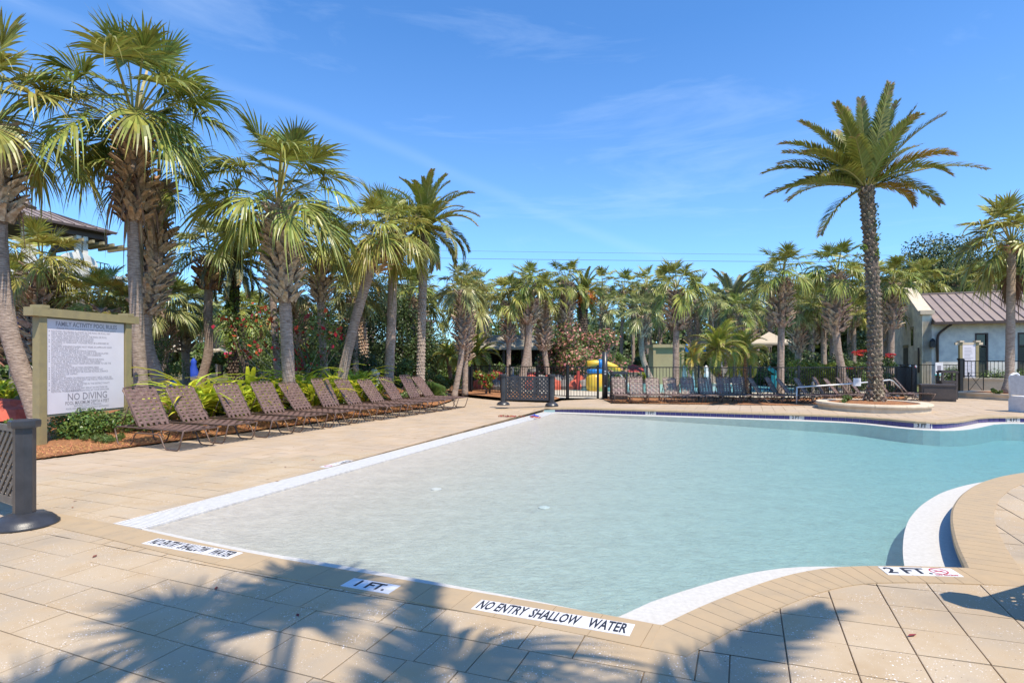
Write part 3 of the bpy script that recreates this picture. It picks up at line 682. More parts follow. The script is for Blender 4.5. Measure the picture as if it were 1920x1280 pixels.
# ---------------------------------------------------------------- palms: shared frond meshes
def fan_frond(seed, pitch, Lp, R, nl, mt, droop=.35, near=False, spread=112):
    """one costapalmate fan leaf: petiole, folded blade of pleated leaflets with hanging tips; azimuth 0"""
    r = random.Random(seed); mb = MB(); p = radians(pitch)
    pts = []; ang = p; x = z = 0.0; ns = 5
    for i in range(ns + 1):
        pts.append((x, 0, z)); x += cos(ang) * Lp / ns; z += sin(ang) * Lp / ns; ang -= .045 + .04 * cos(p)
    mb.cm = 0
    for i in range(ns):   # flat triangular-section petiole
        a, b = pts[i], pts[i + 1]; w = .022 * (1.35 - .6 * i / ns)
        mb.add([(a[0], -w, a[2]), (a[0], w, a[2]), (a[0], 0, a[2] - w * .8), (b[0], -w * .9, b[2]), (b[0], w * .9, b[2]), (b[0], 0, b[2] - w * .7)], [(0, 1, 4, 3), (0, 3, 5, 2), (1, 2, 5, 4)])
    mb.cm = 1
    H = Vector(pts[-1]); t = Vector((cos(ang - .12), 0, sin(ang - .12))); nrm = Vector((-t.z, 0, t.x)); y = Vector((0, 1, 0))
    A = radians(spread); da = 2 * A / nl; fold = r.uniform(.25, .55); curl = r.uniform(.1, .35)
    for i in range(nl):
        a = -A + da * (i + .5) + r.uniform(-.3, .3) * da * .4; s_ = abs(a) / A
        Ri = R * (1.0 - .28 * s_ ** 2) * r.uniform(.90, 1.07)
        base = H + t * (R * .26 * max(0, cos(a)) ** 1.5) - nrm * (R * .05 * max(0, cos(a)))
        d = (t * cos(a) + y * sin(a) + nrm * (fold * abs(sin(a)) - curl * max(0, cos(a)) * .6)).normalized()
        wv = d.cross(nrm).normalized(); tw_ = r.uniform(.25, .5) * (1 if i % 2 else -1); wv = (wv * cos(tw_) + nrm * sin(tw_))
        wm_ = min(Ri * .52 * math.tan(da / 2) * 1.32, .065); dr = droop * r.uniform(.6, 1.5)
        stp = ((0, .25), (.40, 1.0), (.62, .72), (.82, .42), (1, .04)) if near else ((0, .25), (.42, 1.0), (.72, .6), (1, .05))
        prev = None; kink = r.random() < .25
        for s, wf in stp:
            g_ = s ** 2.2 * Ri * dr * (1.9 if kink else 1)
            hor = 1 - .22 * max(0, s - .5) * dr * 2
            q = base + d * (s * Ri * hor); q.z -= g_; w = wv * wm_ * wf
            cur = (q - w, q + w)
            if prev is not None: mb.add([prev[0], prev[1], cur[1], cur[0]], [(0, 1, 2, 3)])
            prev = cur
    return mb.mesh('fan_frond', ['petiole', mt])
def date_frond(seed, pitch, Lr, npair, mt, bend=1.25, ll=.42, tipbrown=True, vee=.45, near=False):
    r = random.Random(seed); mb = MB(); ns = 12; x = z = 0.0; ang = radians(pitch); P = []; ax_ = []
    side = 0; sway = r.uniform(-.08, .08)
    for i in range(ns + 1):
        s = i / ns; P.append(Vector((x, side, z))); ax_.append(ang); x += cos(ang) * Lr / ns; z += sin(ang) * Lr / ns; side += sway * s * Lr / ns
        ang -= bend / ns * (.35 + 1.3 * s) * max(.35 if near else .62, cos(radians(pitch) * .75))
    mb.cm = 0; mb.tube(P, [.024 * (1 - .85 * i / ns) + .003 for i in range(ns + 1)], 4)
    for k in range(npair):
        s = .10 + .90 * k / npair; f = s * ns; i = min(int(f), ns - 1); q = P[i].lerp(P[i + 1], f - i); a = ax_[i]
        t = Vector((cos(a), 0, sin(a))); nrm = Vector((-sin(a), 0, cos(a)))
        l_ = ll * (min(1, .25 + s * 2.4)) * (1 - .62 * max(0, s - .35) / .65) * (1 if s < .97 else .8)
        for sd in (-1, 1):
            v_ = vee * r.uniform(.4, 1.6); fw = .75 + .75 * s + r.uniform(-.15, .15)
            d = (Vector((0, sd, 0)) + t * fw + nrm * v_).normalized(); w = d.cross(nrm).normalized() * (.021 if near else .0105)
            mb.cm = 2 if (tipbrown and s > .86 and r.random() < .5) else 1
            m_ = q + d * l_ * .5; e = q + d * l_; e.z -= l_ * .16
            mb.add([q - w * .6, q + w * .6, m_ + w, m_ - w, e], [(0, 1, 2, 3), (3, 2, 4)])
    return mb.mesh('feather_frond', ['petiole', mt, 'date_tip'])
PB = [84, 70, 56, 42, 27, 10, -10, -36]
def fan_set(mt, nl, near, seed):
    return {b: [fan_frond(seed + i * 7 + k, p, U(.80, 1.12), U(.72, .84), nl, mt, droop=(.16 + .06 * i) if i < 5 else .5, near=near) for k in range(3 if near else 2)] for i, (b, p) in enumerate(zip(range(8), PB))}
FAN = {'near': fan_set('fan_green', 42, True, 100), 'near_olive': fan_set('fan_olive', 42, True, 300), 'green': fan_set('fan_green', 30, False, 500), 'silver': fan_set('fan_silver', 30, False, 700), 'olive': fan_set('fan_olive', 28, False, 900)}
DEADF = [fan_frond(40 + k, -72, .8, .7, 22, 'fan_dead', .9) for k in range(3)]
def date_set(mt, npair, near, seed, Lr=1.0, ll=.19, bend=1.75):
    return {b: [date_frond(seed + i * 5 + k, p, Lr, npair, mt, bend=bend, ll=ll, near=near) for k in range(2)] for i, (b, p) in enumerate(zip(range(8), PB))}
DATE = {'green': date_set('date_green', 54, False, 1200), 'yellow': date_set('date_yellow', 54, False, 1300), 'silver': date_set('date_silver', 54, False, 1400), 'bright': date_set('date_bright', 50, False, 1500, ll=.24, bend=2.4)}
# leaf bases ("boots")
def boot_mesh(seed, mt):
    r = random.Random(seed); mb = MB(); L_ = r.uniform(.26, .34); sk = r.uniform(-.05, .05)
    # local: x outward, z along the trunk
    sec = []
    for s, w, o in ((0, .085, .0), (.35, .072, .03), (.7, .046, .085), (1, .034, .16)):
        z = s * L_; x = o; sec.append([(x, -w + sk * s, z), (x, w + sk * s, z), (x + .022, w * .7 + sk * s, z - .012), (x + .022, -w * .7 + sk * s, z - .012)])
    vs = sum(sec, []); fs = []
    for i in range(3):
        for j in range(4): fs.append((i * 4 + j, i * 4 + (j + 1) % 4, (i + 1) * 4 + (j + 1) % 4, (i + 1) * 4 + j))
    fs.append((12, 13, 14, 15)); mb.add(vs, fs); return mb
BOOTM = {m: [boot_mesh(60 + k, m) for k in range(4)] for m in ('boot_grey', 'boot_brown')}
BOOTME = {m: [b.mesh('leaf_base', m) for b in BOOTM[m]] for m in BOOTM}
def spline(b, c, bend, n=16):
    """trunk axis from b to c; bend = list of (fraction, dx, dy)"""
    P = [Vector(b)] + [Vector(b).lerp(Vector(c), f) + Vector((dx, dy, 0)) for f, dx, dy in bend] + [Vector(c)]
    out_ = []
    for i in range(len(P) - 1):
        p0 = P[max(i - 1, 0)]; p1 = P[i]; p2 = P[i + 1]; p3 = P[min(i + 2, len(P) - 1)]; k_ = max(2, n // (len(P) - 1))
        for k in range(k_):
            t = k / k_; out_.append(.5 * ((2 * p1) + (p2 - p0) * t + (2 * p0 - 5 * p1 + 4 * p2 - p3) * t * t + (3 * p1 - p0 - 3 * p2 + p3) * t ** 3))
    out_.append(P[-1]); return out_
def along(P, f):
    k = f * (len(P) - 1); i = min(int(k), len(P) - 2); return P[i].lerp(P[i + 1], k - i), (P[i + 1] - P[i]).normalized()
npalm = 0
def palm(label, base, crown, rb=.17, bend=(), boots=.35, bootr=1.9, sep_boots=False, bmat='boot_grey', tmat='trunk_grey', kind='green', cr=1.6, nf=32, group=None, lo=-1, dead=0, name='cabbage_palm', flare=1.18, nbr=9, bstep=.115, frond_scale=None):
    """cabbage palm: ringed trunk, criss-cross boots, fan fronds"""
    global npalm; npalm += 1
    root = thing(name, label, 'palm tree', base, 0, group); r = random.Random(npalm * 31 + 5)
    P = spline(base, crown, bend); H_ = sum((P[i + 1] - P[i]).length for i in range(len(P) - 1))
    n = len(P); fb = 1 - boots
    rs = []
    for i in range(n):
        f = i / (n - 1); q = rb * (1 + (flare - 1) * max(0, 1 - f * 7)) * (1 - .12 * f); q *= 1 + .03 * sin(i * 2.3 + npalm)
        if f > fb and boots > 0: q = rb * (1 + .35 * min(1, (f - fb) / .12))
        if f > .97: q *= .7
        rs.append(q)
    mb = MB(); mb.tube(P, rs, 12 if sep_boots else 9)
    mb.build('trunk', tmat, root, smooth=True)
    if boots > 0:
        nrow = int(H_ * boots / bstep); bm_ = MB()
        for j in range(nrow):
            f = fb + boots * (j + .2) / nrow; c_, ax = along(P, f)
            k = (j + .5) / nrow; prof = .55 + .45 * sin(pi * min(1, k * 1.15 + .1)) if bootr > 1.3 else .8
            rr = rb * (1.05 + (bootr - 1.25) * prof * .55); sc = rb / .17 * (.85 + .3 * prof)
            if f > .96: rr *= .8
            for q in range(nbr):
                a = 2 * pi * (q + .5 * (j % 2)) / nbr + r.uniform(-.2, .2)
                if r.random() < .09: continue
                if sep_boots and cos(a - atan2(-base[1], -base[0])) < -.25 and j > 2: pass
                tilt = r.uniform(-.05, .6) + (.25 * (bootr - 1.3)); roll = (.42 if (j % 2) else -.42) + r.uniform(-.28, .28)
                R3 = Vector((0, 0, 1)).rotation_difference(ax).to_matrix() @ Matrix.Rotation(a, 3, 'Z') @ Matrix.Rotation(roll, 3, 'X') @ Matrix.Rotation(tilt * .55, 3, 'Y')
                pos = c_ + Vector((0, 0, 1)).rotation_difference(ax).to_matrix() @ Vector((cos(a) * rr, sin(a) * rr, -.08))
                vi = r.randrange(4); s3 = sc * r.uniform(.72, 1.28)
                if sep_boots and cos(a - atan2(-base[1], -base[0])) > -.35 and nsep[0] < 299:
                    o_ = link('leaf_base', BOOTME[bmat][vi], root); o_.matrix_local = Matrix.Translation(pos - root.location) @ R3.to_4x4() @ Matrix.Scale(s3, 4); nsep[0] += 1
                else:
                    bm_.add([R3 @ (Vector(v_) * s3) + pos for v_ in BOOTM[bmat][vi].v], BOOTM[bmat][vi].f)
        nsep[0] = 0
        if bm_.v: bm_.build('leaf_bases', bmat, root, kind='stuff')
    c_, ax = along(P, 1.0); c_ = c_ - ax * .05
    FS = FAN[kind]; fs_ = frond_scale or cr / 1.62
    golden = 2.39996; az0 = r.uniform(0, 6.28)
    for i in range(nf):
        t_ = (i + .5) / nf; b = min(7, int((t_ ** .92) * 8 + r.uniform(-.5, .5))); b = max(0, b)
        if b > 7 + lo: b = r.choice((3, 4, 5, 6))
        me = r.choice(FS[b]); az = az0 + i * golden + r.uniform(-.25, .25)
        o_ = link('frond', me, root, (c_ + ax * (.22 * (1 - t_)) - root.location) + Vector((cos(az), sin(az), 0)) * .05, (r.uniform(-.22, .22), r.uniform(-.10, .10), az), fs_ * r.uniform(.84, 1.08))
    for i in range(dead):
        az = r.uniform(0, 6.28); link('dead_frond', r.choice(DEADF), root, c_ - ax * .25 - root.location, (0, 0, az), fs_ * .9)
    return root
nsep = [0]
def knob_trunk(P, rb, root, mt='boot_grey', step=.11, nb=11, flare=1.3, top=1.15, tm='trunk_brown', out_=.055, name='leaf_scars'):
    n = len(P); rs = [rb * (1 + (flare - 1) * max(0, 1 - i / (n - 1) * 9)) * (1 + (top - 1) * max(0, (i / (n - 1) - .8) * 5)) for i in range(n)]
    mb = MB(); mb.tube(P, rs, 10); mb.build('trunk', tm, root, smooth=True)
    H_ = sum((P[i + 1] - P[i]).length for i in range(n - 1)); nr = int(H_ / step); kb = MB(); r = random.Random(int(rb * 1e4) + nr)
    for j in range(nr):
        f = (j + .3) / nr; c_, ax = along(P, f); Rm = Vector((0, 0, 1)).rotation_difference(ax).to_matrix(); k_ = f * (n - 1); i = min(int(k_), n - 2); rr = rs[i] * (1 - k_ + i) + rs[i + 1] * (k_ - i)
        for q in range(nb):
            a = 2 * pi * (q + .5 * (j % 2)) / nb + r.uniform(-.06, .06); w = pi * rr / nb * r.uniform(.7, 1.15); h = step * r.uniform(.75, 1.25); o_ = out_ * r.uniform(.35, 1.8)
            pts = [Vector((rr - .01, -w, 0)), Vector((rr - .01, 0, -h * .6)), Vector((rr - .01, w, 0)), Vector((rr - .01, 0, h)), Vector((rr + o_, -w * .45, h * .35)), Vector((rr + o_, w * .45, h * .35))]
            Rz = Matrix.Rotation(a, 3, 'Z'); kb.add([Rm @ (Rz @ p) + c_ for p in pts], [(0, 1, 4), (1, 5, 4), (1, 2, 5), (2, 3, 5), (3, 4, 5), (3, 0, 4)])
    kb.build(name, mt, root, kind='stuff')
def date_palm(label, base, crown, rb=.2, bend=(), kind='green', Lr=2.4, nf=34, group=None, spec=None, lo=0, meshes=None, fruit=0, name='date_palm', tm='trunk_brown', km='boot_grey', step=.11, nb=11, flare=1.3, out_=.055, pinned=True):
    global npalm; npalm += 1
    root = thing(name, label, 'palm tree', base, 0, group); r = random.Random(npalm * 17 + 3)
    P = spline(base, crown, bend); knob_trunk(P, rb, root, km, step, nb, flare=flare, tm=tm, out_=out_)
    c_ = Vector(crown)
    if spec:
        for (az, pitch, L_, sc, mt) in spec:
            me = date_frond(int(az * 100 + pitch), pitch, L_ * .9, 84, mt, bend=sc, ll=.56, near=True); link('frond', me, root, c_ - root.location + Vector((cos(az), sin(az), 0)) * rb * .5, (r.uniform(-.15, .15), 0, az))
    else:
        FS = meshes or DATE[kind]
        for i in range(nf):
            t_ = (i + .5) / nf; b = max(0, min(7 + lo, int(t_ * 8 + r.uniform(-.5, .5)))); az = i * 2.39996 + r.uniform(-.2, .2)
            link('frond', r.choice(FS[b]), root, c_ - root.location + Vector((cos(az), sin(az), 0)) * rb * .4, (r.uniform(-.2, .2), 0, az), Lr * r.uniform(.85, 1.08))
    for i in range(fruit):
        az = 2 * pi * i / fruit + .3; fm = MB(); q = c_ + Vector((cos(az) * .55, sin(az) * .55, -.25 + U(-.15, .25)))
        for _ in range(90):
            p = q + Vector((random.gauss(0, .13), random.gauss(0, .13), random.gauss(0, .13))); fm.box(p, (.045, .045, .06))
        fm.build('fruit_cluster', 'fruit_orange', root, kind='stuff')
    return root
def pt(px, py_or_h, Z, ish=False): return (W(px, Z), Z, hz_(py_or_h, Z) if not ish else py_or_h)
def P3(pxb, zb, pxc, pyc, Z, Zc=None):
    Zc = Zc or Z; return (W(pxb, Z), Z, zb), (W(pxc, Zc), Zc, hz_(pyc, Zc))
def gz(px, Z): return garden_z(W(px, Z), Z)
# --- the big palms on the left
b, c = P3(82, .05, -8, 235, 12.0); palm('tall leaning cabbage palm at the left edge, trunk passing behind the rules sign', b, c, .175, bend=((.35, -.42, 0), (.7, -.28, 0)), boots=.34, bootr=2.0, sep_boots=True, kind='near_olive', cr=1.9, nf=26, tmat='trunk_grey', lo=-1, dead=2)
b, c = P3(268, .35, 252, 236, 13.4); palm('tallest cabbage palm, behind the right post of the rules sign, with flaring brown boots', b, c, .15, bend=((.5, -.10, 0),), boots=.34, bootr=2.35, sep_boots=True, bmat='boot_brown', kind='near', cr=2.15, nf=32, lo=-1, dead=2)
b, c = P3(318, .42, 296, 345, 15.0); palm('shaggy cabbage palm half hidden behind the tallest one, its boots reaching far down the trunk', b, c, .165, bend=((.3, -.55, 0), (.6, -.25, 0)), boots=.52, bootr=2.1, sep_boots=True, bmat='boot_grey', kind='near', cr=1.6, nf=18, lo=-2, dead=2)
b, c = P3(543, .5, 522, 385, 14.6); palm('big cabbage palm with a thick boot-covered upper trunk standing behind the fifth lounger', b, c, .165, bend=((.5, .03, 0),), boots=.48, bootr=2.2, sep_boots=True, bmat='boot_grey', kind='near', cr=2.1, nf=32, lo=-1)
b, c = P3(523, .4, 503, 420, 19.5); palm('thin bare-trunked palm just left of and behind the big boot-covered one', b, c, .13, boots=.15, kind='green', cr=1.1, nf=16)
b, c = P3(634, .5, 712, 452, 17.0); palm('strongly leaning cabbage palm with reddish brown fibre below its crown', b, c, .16, bend=((.5, -.10, 0),), boots=.20, bootr=2.5, sep_boots=True, bmat='boot_brown', tmat='trunk_grey', kind='near_olive', cr=1.6, nf=26, flare=1.1)
b, c = P3(728, .60, 738, 446, 19.0); palm('straight cabbage palm in the mulch behind the ninth lounger, right of the leaning one', b, c, .17, bend=((.5, .03, 0),), boots=.16, bootr=2.1, sep_boots=True, bmat='boot_brown', kind='near_olive', cr=1.5, nf=26)
b, c = P3(612, .3, 600, 465, 18.6); palm('cabbage palm with slim lower trunk and swollen brown head between two larger palms', b, c, .135, bend=((.5, -.05, 0),), boots=.36, bootr=2.6, sep_boots=True, bmat='boot_grey', kind='green', cr=1.35, nf=30)
b, c = P3(368, .35, 394, 480, 20.0); palm('gracefully curved cabbage palm behind the yellow-green clumps, second crown from the tallest palm', b, c, .16, bend=((.3, .28, 0), (.6, .12, 0)), boots=.20, bootr=2.4, bmat='boot_brown', kind='silver', cr=1.45, nf=26)
b, c = P3(437, .35, 440, 490, 20.6); date_palm('dark-trunked date palm with silvery fronds and green creeper at mid trunk', b, c, .15, kind='silver', Lr=1.9, nf=40, km='bark', tm='bark')
b, c = P3(788, .35, 797, 425, 20.5); date_palm('tall date palm with hanging yellow-green fronds at the right end of the left group', b, c, .14, bend=((.5, -.02, 0),), kind='green', Lr=2.1, nf=46, km='trunk_pale', tm='trunk_pale', out_=.02)
b, c = P3(690, .3, 668, 520, 24.0); date_palm('short yellow-fronded date palm seen between the swollen-headed and the leaning palm', b, c, .16, kind='yellow', Lr=1.75, nf=34)
b, c = P3(668, .3, 664, 560, 21.5); palm('small green cabbage palm in front of the yellow date palm', b, c, .12, boots=.3, kind='silver', cr=1.15, nf=26)
b, c = P3(782, .2, 768, 556, 28.0); palm('green cabbage palm behind the tall date palm at the end of the left group', b, c, .14, boots=.3, kind='green', cr=1.7, nf=32)
# left lower group behind the sign
for (pb, pc, y, Z, cr, k, lb) in ((76, 78, 508, 16.0, 1.3, 'near_olive', 'squat cabbage palm with a fat boot-covered trunk rising above the left half of the sign'),
        (30, 26, 545, 18.5, 1.2, 'near_olive', 'low cabbage palm between the leaning left trunk and the squat fat one'),
        (165, 168, 575, 16.6, .95, 'near_olive', 'small cabbage palm with short dark trunk above the middle of the sign'),
        (190, 190, 578, 15.4, 1.05, 'near_olive', 'small bright cabbage palm with short brown trunk above the right half of the sign'),
        (226, 226, 590, 16.8, .85, 'green', 'smallest cabbage palm peeping over the sign beside the tallest trunk')):
    b, c = P3(pb, .2, pc, y, Z); palm(lb, b, c, .17, boots=.62, bootr=2.9, kind=k, cr=cr, nf=30, bmat='boot_grey' if Z < 16.5 else 'boot_brown', lo=-1)
for (pb, pc, y, Z, cr, k, lb) in ((312, 302, 585, 19.5, 1.35, 'silver', 'cabbage palm with pale criss-cross boots just right of the tallest trunk'),
        (350, 346, 590, 22.0, 1.45, 'green', 'cabbage palm with reddish trunk head behind the beige shade tent on the left'),
        (452, 452, 592, 28.0, 1.5, 'green', 'distant cabbage palm seen just right of the dark-trunked date palm'),
        (548, 556, 560, 21.0, 1.3, 'silver', 'small cabbage palm peeking out right of the big boot-covered trunk'),
        (482, 480, 600, 30.0, 1.5, 'olive', 'distant low palm left of the big boot-covered trunk')):
    b, c = P3(pb, .2, pc, y, Z); palm(lb, b, c, .15, boots=.45, bootr=2.4, kind=k, cr=cr, nf=30)
# --- centre group (base column, crown column, crown base row, depth, crown radius, boots fraction, boot bulge, kind, label)
CG = [(851, 866, 543, 22.0, 1.25, .48, 3.3, 'silver', .12, 'cabbage palm with half its trunk boot-covered, at the left end of the black fence'),
      (872, 874, 560, 24.0, 1.2, .60, 2.6, 'olive', .13, 'cabbage palm with pale crossed boots right beside the one at the end of the fence'),
      (953, 955, 566, 27.0, 1.45, .45, 3.4, 'olive', .12, 'cabbage palm left of the pair behind the far lattice barrier'),
      (974, 990, 540, 27.0, 1.55, .32, 2.5, 'green', .20, 'tallest palm of the pair behind the far lattice barrier'),
      (1032, 1021, 563, 29.0, 1.45, .50, 3.0, 'olive', .15, 'cabbage palm with crooked foot right of the barrier pair'),
      (1072, 1063, 530, 30.0, 1.5, .62, 1.9, 'green', .17, 'pale slender palm with crooked foot beside the orange-fruited date palm'),
      (1140, 1137, 585, 34.0, 1.6, .5, 2.2, 'silver', .16, 'palm with white streaked trunk above the pink oleander'),
      (1226, 1204, 592, 32.0, 1.6, .28, 2.6, 'silver', .17, 'palm with a snaking bare trunk left of the tan pavilion'),
      (1267, 1268, 545, 22.6, 1.5, .38, 3.4, 'green', .135, 'cabbage palm with a shaggy head just inside the fence before the tan pavilion'),
      (1334, 1334, 568, 34.0, 1.4, .25, 2.2, 'silver', .15, 'palm with thin trunk left of the silvery date palm'),
      (1390, 1388, 590, 31.0, 1.5, .55, 2.8, 'green', .14, 'cabbage palm behind the beige shade tents'),
      (1463, 1466, 520, 22.6, 1.55, .42, 3.5, 'green', .14, 'big cabbage palm at the fence just right of the brightest shade tent'),
      (1496, 1497, 583, 27.0, 1.35, .5, 2.6, 'silver', .15, 'palm with pale mottled trunk just right of the big one at the fence'),
      (1519, 1516, 590, 31.0, 1.4, .4, 2.4, 'olive', .13, 'thin palm behind the two fence palms, right of the mottled trunk'),
      (1546, 1543, 578, 26.5, 1.3, .25, 2.7, 'green', .13, 'palm with rusty boots just left of the wide-crowned fence palm'),
      (1590, 1569, 515, 24.2, 1.75, .42, 3.2, 'green', .16, 'wide-crowned cabbage palm left of the planter date palm'),
      (1601, 1601, 592, 30.0, 1.2, .18, 2.6, 'olive', .12, 'thin palm between the wide-crowned one and the planter date palm'),
      (1650, 1646, 535, 27.5, 1.5, .3, 2.4, 'olive', .17, 'palm partly hidden behind the planter date palm trunk'),
      (1669, 1674, 532, 25.5, 1.45, .42, 3.2, 'green', .14, 'cabbage palm with a bulging head just left of the cream gable building'),
      (1700, 1722, 533, 48.0, 2.6, .3, 2.4, 'olive', .17, 'bushy palm crown rising right above the cream gable')]
for (pb, pc, y, Z, cr, bf, br, k, rb, lb) in CG:
    b, c = P3(pb, .1, pc, y, Z); bnd = ((.45, (W(pc, Z) - W(pb, Z)) * .55, 0),) if abs(pb - pc) > 8 else ()
    palm(lb, b, c, rb, bend=bnd, boots=bf, bootr=1 + (br - 1) * .8, kind=k, cr=cr * .86, nf=24, dead=len(lb) % 3, lo=-1 if k != 'olive' else -1, bmat='boot_grey')
b, c = P3(1093, .1, 1094, 552, 31.0); date_palm('date palm carrying heavy orange fruit clusters, dark trunk, in the middle', b, c, .22, kind='green', Lr=1.7, nf=30, fruit=6, km='bark', tm='bark')
b, c = P3(1362, .1, 1372, 572, 38.0); date_palm('wide silvery date palm behind the palms left of the shade tents', b, c, .25, kind='silver', Lr=2.7, nf=40)
b, c = P3(1215, .1, 1215, 588, 42.0); date_palm('silvery date palm far back above the snaking palm', b, c, .25, kind='silver', Lr=2.5, nf=40)
# right-hand planter palm with smooth ringed trunk
b, c = P3(1893, .38, 1897, 462, 20.5); 
mbk = palm('smooth ringed palm in the low planter at the right, with a shaggy weeping crown', b, c, .145, boots=.06, bootr=2.1, kind='olive', cr=1.75, nf=36, tmat='trunk_pale', flare=2.0, bmat='boot_brown', lo=0, dead=2)
# rings on that trunk
# --- the big date palm in the round planter: fronds set out one by one
b = (W(1640, 16.5), 16.5, .33); c = (W(1624, 16.5), 16.5, hz_(352, 16.5))
sp = []
for az, pi_, L_, be, m_ in ((184, 44, 3.3, 1.25, 'date_green'), (172, 30, 3.35, 1.15, 'date_green'), (190, 8, 3.2, .75, 'date_green'), (165, 16, 3.0, .9, 'date_green'), (196, -28, 2.6, .8, 'date_green'), (178, 58, 3.1, 1.1, 'date_green'), (160, 66, 3.0, .9, 'date_green'),
        (110, 80, 3.0, .3, 'date_green'), (60, 84, 3.2, .25, 'date_green'), (250, 82, 3.1, .25, 'date_green'), (300, 78, 3.1, .3, 'date_green'), (20, 74, 3.1, .35, 'date_green'), (-20, 66, 2.9, .35, 'date_green'),
        (5, 38, 3.3, .75, 'date_green'), (-8, 22, 3.5, .85, 'date_green'), (12, 50, 2.7, .9, 'date_green'), (-35, 40, 2.4, 1.5, 'date_yellow'), (30, 30, 2.8, 1.2, 'date_green'), (-12, 2, 1.5, 1.6, 'date_yellow'),
        (232, 52, 2.5, 1.9, 'date_green'), (270, 60, 2.6, 1.7, 'date_green'), (320, 30, 2.3, 1.8, 'date_green'), (176, 24, 2.7, 1.6, 'date_green'), (4, 12, 2.6, 1.3, 'date_green'), (-28, 58, 2.8, 1.0, 'date_green'), (155, 50, 2.9, 1.1, 'date_green'), (200, 36, 2.9, 1.2, 'date_green'), (22, 60, 2.8, .8, 'date_green'), (80, 66, 3.0, .6, 'date_green'), (215, 20, 2.6, 1.2, 'date_green'), (90, 40, 2.9, 1.2, 'date_green'), (120, 25, 2.8, 1.1, 'date_green'), (60, 30, 2.8, 1.2, 'date_green'), (140, 45, 3.0, 1.1, 'date_green'), (205, 66, 2.9, .8, 'date_green')):
    sp.append((radians(az), pi_, L_, be, m_))
date_palm('tall date palm with diamond-scarred trunk growing in the round planter', b, c, .155, bend=((.5, .09, 0),), spec=sp, km='scar_dark', tm='bark', step=.12, nb=9, flare=1.9, out_=.045)
# palms behind the camera whose crowns shade the near paving
palm('cabbage palm standing behind the viewer that shades the near paving', (1.9, -1.5, 0), (.95, -.45, 6.1), .18, boots=.3, kind='near', cr=1.9, nf=12, lo=-1)
date_palm('date palm standing behind the viewer whose frond shades the right paving', (2.5, -2.6, 0), (1.75, -1.4, 6.2), .2, spec=[(radians(a_), p_, 3.2, .7, 'date_green') for a_, p_ in ((39, 18), (80, 62), (200, 12), (245, 20), (290, 40), (340, 62), (150, 62))])
# --- rows of far palms filling the background
rr = random.Random(4); k = 0
rows = [(30, 38, 24, 18), (38, 46, 26, 16), (46, 58, 26, 14)]
for (z0, z1, n_, nfr) in rows:
    for i in range(n_):
        px = -60 + (2040) * (i + rr.uniform(.1, .9)) / n_; Z = rr.uniform(z0, z1)
        if px > 1700 and Z < 44: Z = rr.uniform(46, 56)
        if 960 < px < 1500 and Z < 40: Z = rr.uniform(41, 48)
        top = (585 if px < 380 else (612 if px < 640 else (575 if px < 860 else 556))) + rr.uniform(-22, 30)
        if px > 1700: top = rr.uniform(520, 560)
        y = top; b, c = P3(px + rr.uniform(-8, 8), .2, px, y, Z); k += 1
        palm('slender cabbage palm in the far rows behind the gardens', b, c, rr.uniform(.14, .19), boots=rr.uniform(.25, .55), bootr=rr.uniform(2, 3), kind=rr.choice(('green', 'silver', 'olive')), cr=rr.uniform(1.5, 2.1), nf=nfr, group='far rows of cabbage palms', nbr=6, bstep=.2)
# ---------------------------------------------------------------- leafy plants
def leaf_mesh(name, blobs, n, size, mt, asp=.5, shell=.55, seed=1, flat=0, mi2=None, frac2=0, size2=None, lumps=0):
    """n small leaves spread through ellipsoid blobs [(cx,cy,cz,rx,ry,rz)] (outer shell dense)"""
    rg = np.random.default_rng(seed); B = np.array(blobs, float)
    vol = (B[:, 3] * B[:, 4] * B[:, 5]) ** (2 / 3); idx = rg.choice(len(B), n, p=vol / vol.sum()); b = B[idx]
    d = rg.normal(size=(n, 3)); d /= np.linalg.norm(d, axis=1)[:, None]; rad = 1 - (1 - shell) * rg.random(n) ** 1.4
    # uneven surface: low-frequency lumps
    for k in range(3):
        f = rg.normal(size=3) * (2.5 + k * 2.5); rad = rad * (1 + (.10 / (1 + k * .6)) * np.sin(d @ f + idx * 1.7 + k))
    c = b[:, :3] + d * b[:, 3:] * rad[:, None]
    nr = d + rg.normal(size=(n, 3)) * .8; nr[:, 2] += .5; nr /= np.linalg.norm(nr, axis=1)[:, None]
    t = np.cross(nr, rg.normal(size=(n, 3))); t /= np.linalg.norm(t, axis=1)[:, None]; s = np.cross(nr, t)
    sz = size * rg.uniform(.6, 1.35, n); m2 = np.zeros(n, int)
    if frac2: m2 = (rg.random(n) < frac2).astype(int); sz = np.where(m2 == 1, (size2 or size) * rg.uniform(.7, 1.3, n), sz)
    a = t * (sz / 2)[:, None]; w = s * (sz * np.where(m2 == 1, .5, asp * .5))[:, None]
    V = np.stack([c - a, c + w - a * .15, c + a, c - w - a * .15], 1); V[:, 2, 2] -= sz * .12; V = V.reshape(-1, 3)
    me = bpy.data.meshes.new(name); me.vertices.add(n * 4); me.vertices.foreach_set('co', V.ravel())
    me.loops.add(n * 4); me.polygons.add(n); me.loops.foreach_set('vertex_index', np.arange(n * 4)); me.polygons.foreach_set('loop_start', np.arange(0, n * 4, 4)); me.polygons.foreach_set('loop_total', np.full(n, 4))
    for m_ in (mt if isinstance(mt, (list, tuple)) else [mt]): me.materials.append(M[m_])
    if frac2: me.polygons.foreach_set('material_index', m2.astype(np.int32))
    me.update(); me.validate(); return me
